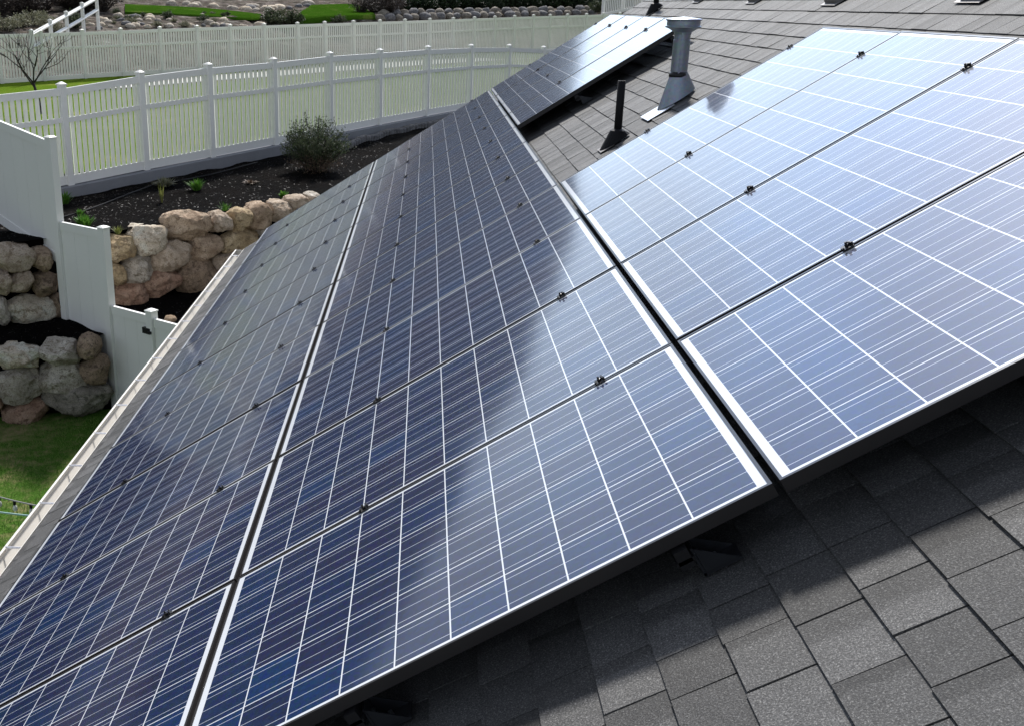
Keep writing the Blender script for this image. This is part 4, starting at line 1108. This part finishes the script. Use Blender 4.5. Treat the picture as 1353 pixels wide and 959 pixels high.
# vegetation of the slope: a few shared crowns, each placed as its own thing
def veg_proto(Rx, Rz, stems, leaves, L, W, mat, seed, up=0.5):
    st, lf = shrub_parts(Rx, Rz, stems, leaves, L, W, seed, up)
    return st.mesh('stem', BARK), lf.mesh('foliage', mat)
V_SAGE = veg_proto(0.9, 0.8, 50, 1600, 0.12, 0.05, LEAF_SAGE, 60)
V_DARK = veg_proto(1.1, 1.7, 60, 2600, 0.20, 0.10, LEAF_DARK, 61)
V_TWIG = veg_proto(1.2, 1.5, 90, 2200, 0.16, 0.03, LEAF_TWIG, 62)
V_GREEN = veg_proto(1.0, 1.2, 50, 1800, 0.14, 0.07, LEAF_SHRUB, 63)
def veg(pr_, name, label, cat, loc, sc, group=None):
    t = thing(name, label, cat, loc, (0, 0, rr.uniform(0, 6.28)), group); t.scale = (sc, sc, sc * rr.uniform(.85, 1.15))
    link('stem', pr_[0], t); link('foliage', pr_[1], t); return t
for u, v, s in ((8, 38, 1.0), (25, 34, .9), (40, 30, 1.0), (55, 27, .8), (72, 40, .7), (62, 34, .7)):
    veg(V_SAGE, 'sagebrush', 'pale grey green sagebrush behind the far fence at the upper left', 'shrub', slope_pt(u, v), s * 0.95, 'sagebrush at the upper left')
for k in range(16):
    u, v = rr.uniform(-30, 135), rr.uniform(5, 20)
    veg(V_TWIG, 'bare_shrub', 'dark leafless shrub on the slope in the upper left corner', 'shrub', slope_pt(u, v), rr.uniform(.8, 1.3), 'dark bare shrubs in the upper left corner')
for u, v, s, lab in ((363, 38, 1.0, 'leafy green bush behind the far fence, left of the wide green lawn'), (387, 40, .75, 'smaller green bush on the right of the leafy one behind the far fence'), (100, 44, .65, 'dark green bush by the posts of the climbing rail fence'), (448, 38, .55, 'small pale bush low on the wide green lawn')):
    veg(V_GREEN, 'bush', lab, 'bush', slope_pt(u, min(v, 34)), s)
for k in range(26):
    q = slope_pt(rr.uniform(130, 400), rr.uniform(14, 34))
    veg(V_SAGE if k % 3 else V_GREEN, 'weed', 'low weed growing between the rocks of the bare stony slope', 'weed', q, rr.uniform(.16, .42), 'weeds on the stony slope')
for k in range(9):
    u = lerp(470, 520, rr.random()); q = slope_pt(u, rr.uniform(8, 20))
    veg(V_TWIG, 'bare_shrub', 'dark twiggy shrub left of the far boulder wall', 'shrub', q, rr.uniform(.7, 1.1), 'dark twiggy shrubs left of the far boulder wall')
for k in range(22):
    u = lerp(522, 805, (k + rr.random() * .7) / 22); Dd = lerp(73, 87, (u - 500) / 300) + rr.uniform(0, 2.5); dr = ray(u, 17 - (u - 500) * 0.012); dr = dr / math.hypot(dr[0], dr[1]); q = CAM + dr * Dd
    veg(V_DARK, 'evergreen_shrub', 'dark evergreen shrub in the hedge between the far boulder wall and the house', 'shrub', q, rr.uniform(.55, .85), 'dark hedge shrubs above the far boulder wall')
for k, (u, s) in enumerate(((790, .8), (806, .9))):
    Dd = 80; dr = ray(u, 17); dr = dr / math.hypot(dr[0], dr[1]); q = CAM + dr * Dd
    veg(V_GREEN, 'bush', ('round green bush at the right end of the far hedge', 'round green bush touching the house roof edge beyond the far hedge')[k], 'bush', q, s)
# neighbouring house above the hedge
def neighbour():
    dr = ray(690, 10); dr = dr / math.hypot(dr[0], dr[1]); c = CAM + dr * 96; c[2] = 1.5
    t = thing('neighbour_house', 'blue grey house with white trim behind the far hedge', 'house', c, (0, 0, R(40)))
    mb = MB(); mb.box((0, 0, 2.6), (15, 8, 5.2)); mb.obj('wall', HOUSE_BLUE, t)
    mb = MB(); mb.box((-9.3, -0.6, 2.3), (3.55, 7, 4.6)); mb.obj('stone_wing', HOUSE_TAN, t)
    mb = MB(); mb.box((8.6, -0.8, 2.2), (2.15, 7, 4.4)); mb.obj('stone_wing', HOUSE_TAN, t)
    mb = MB(); mb.loft([[(-11.5, -5, 5.21), (-11.5, 5, 5.21), (-11.5, 0, 7.6)], [(10.2, -5, 5.21), (10.2, 5, 5.21), (10.2, 0, 7.6)]]); mb.obj('roof', SHINGLE_PLAIN, t)
    for x in (-7.2, -3.6, -0.4, 3.0, 6.8):
        mb = MB(); mb.box((x, -4.06, 2.4), (0.22, 0.12, 4.8)); mb.obj('post', TRIM, t)
    for x in (-5.4, -2.0, 1.3, 4.9):
        mb = MB(); mb.box((x, -4.03, 2.0), (1.5, 0.06, 1.7)); w_ = mb.obj('window', TRIM, t)
        mb = MB(); mb.box((x, -4.07, 2.0), (1.25, 0.03, 1.45)); mb.obj('pane', HOUSE_GLASS, w_)
SHINGLE_PLAIN = m_plain('far_roof_shingle', (0.09, 0.085, 0.08), 0.9, 0, 0.3, 6)
neighbour()
# white railing beyond the roof edge
a = CAM + (lambda q: q / math.hypot(q[0], q[1]))(ray(797, 4)) * 74; b_ = CAM + (lambda q: q / math.hypot(q[0], q[1]))(ray(850, -6)) * 77
picket_fence('picket_fence', 'short stretch of white picket fence beyond the far roof edge at the top', [tuple(a[:2]), tuple((a[:2] + b_[:2]) / 2), tuple(b_[:2])], [a[2] - 0.85, (a[2] + b_[2]) / 2 - 0.85, b_[2] - 0.85], [1.5] * 3, 10, 0.6, VINYL, VINYL)

# ------------------------------------------------------------------ string lights by the eave
def sag(a, b_, n, s): 
    out = []
    for k in range(n + 1):
        t = k / n; p = Vector(a).lerp(Vector(b_), t); p.z -= s * 4 * t * (1 - t); out.append(p)
    return out
e0 = Vector(at_y(52, 668, 5.3)); far = Vector(at_y(-150, 590, 8.5))
ln = sag(e0, far, 24, 0.10)
t = thing('string_light', 'string of clear bulbs on a wire running from the eave across the lawn', 'string lights', e0)
mb = MB(); mb.tube([p - e0 for p in ln], 0.006, 6); mb.obj('wire', WIRE_G, t)
bmesh_b = None
for k in range(1, 24, 2):
    if bmesh_b is None:
        s_ = MB(); s_.lathe([(0.010, -0.040), (0.013, -0.03), (0.013, 0.0)], 10); sm = s_.mesh('socket', RUBBER)
        q = MB(); q.lathe([(0.002, -0.100), (0.014, -0.094), (0.021, -0.076), (0.017, -0.056), (0.009, -0.040)], 12); bmesh_b = q.mesh('bulb', BULB, True)
    so = link('socket', sm, t, ln[k] - e0); link('bulb', bmesh_b, so)
mb = MB(); mb.tube(sag(at_y(40, 681, 5.2), at_y(-120, 655, 7.5), 10, 0.02), 0.008, 6)
tag(mb.obj('cable', WIRE_T), 'thin pale teal cable below the string of bulbs', 'cable')
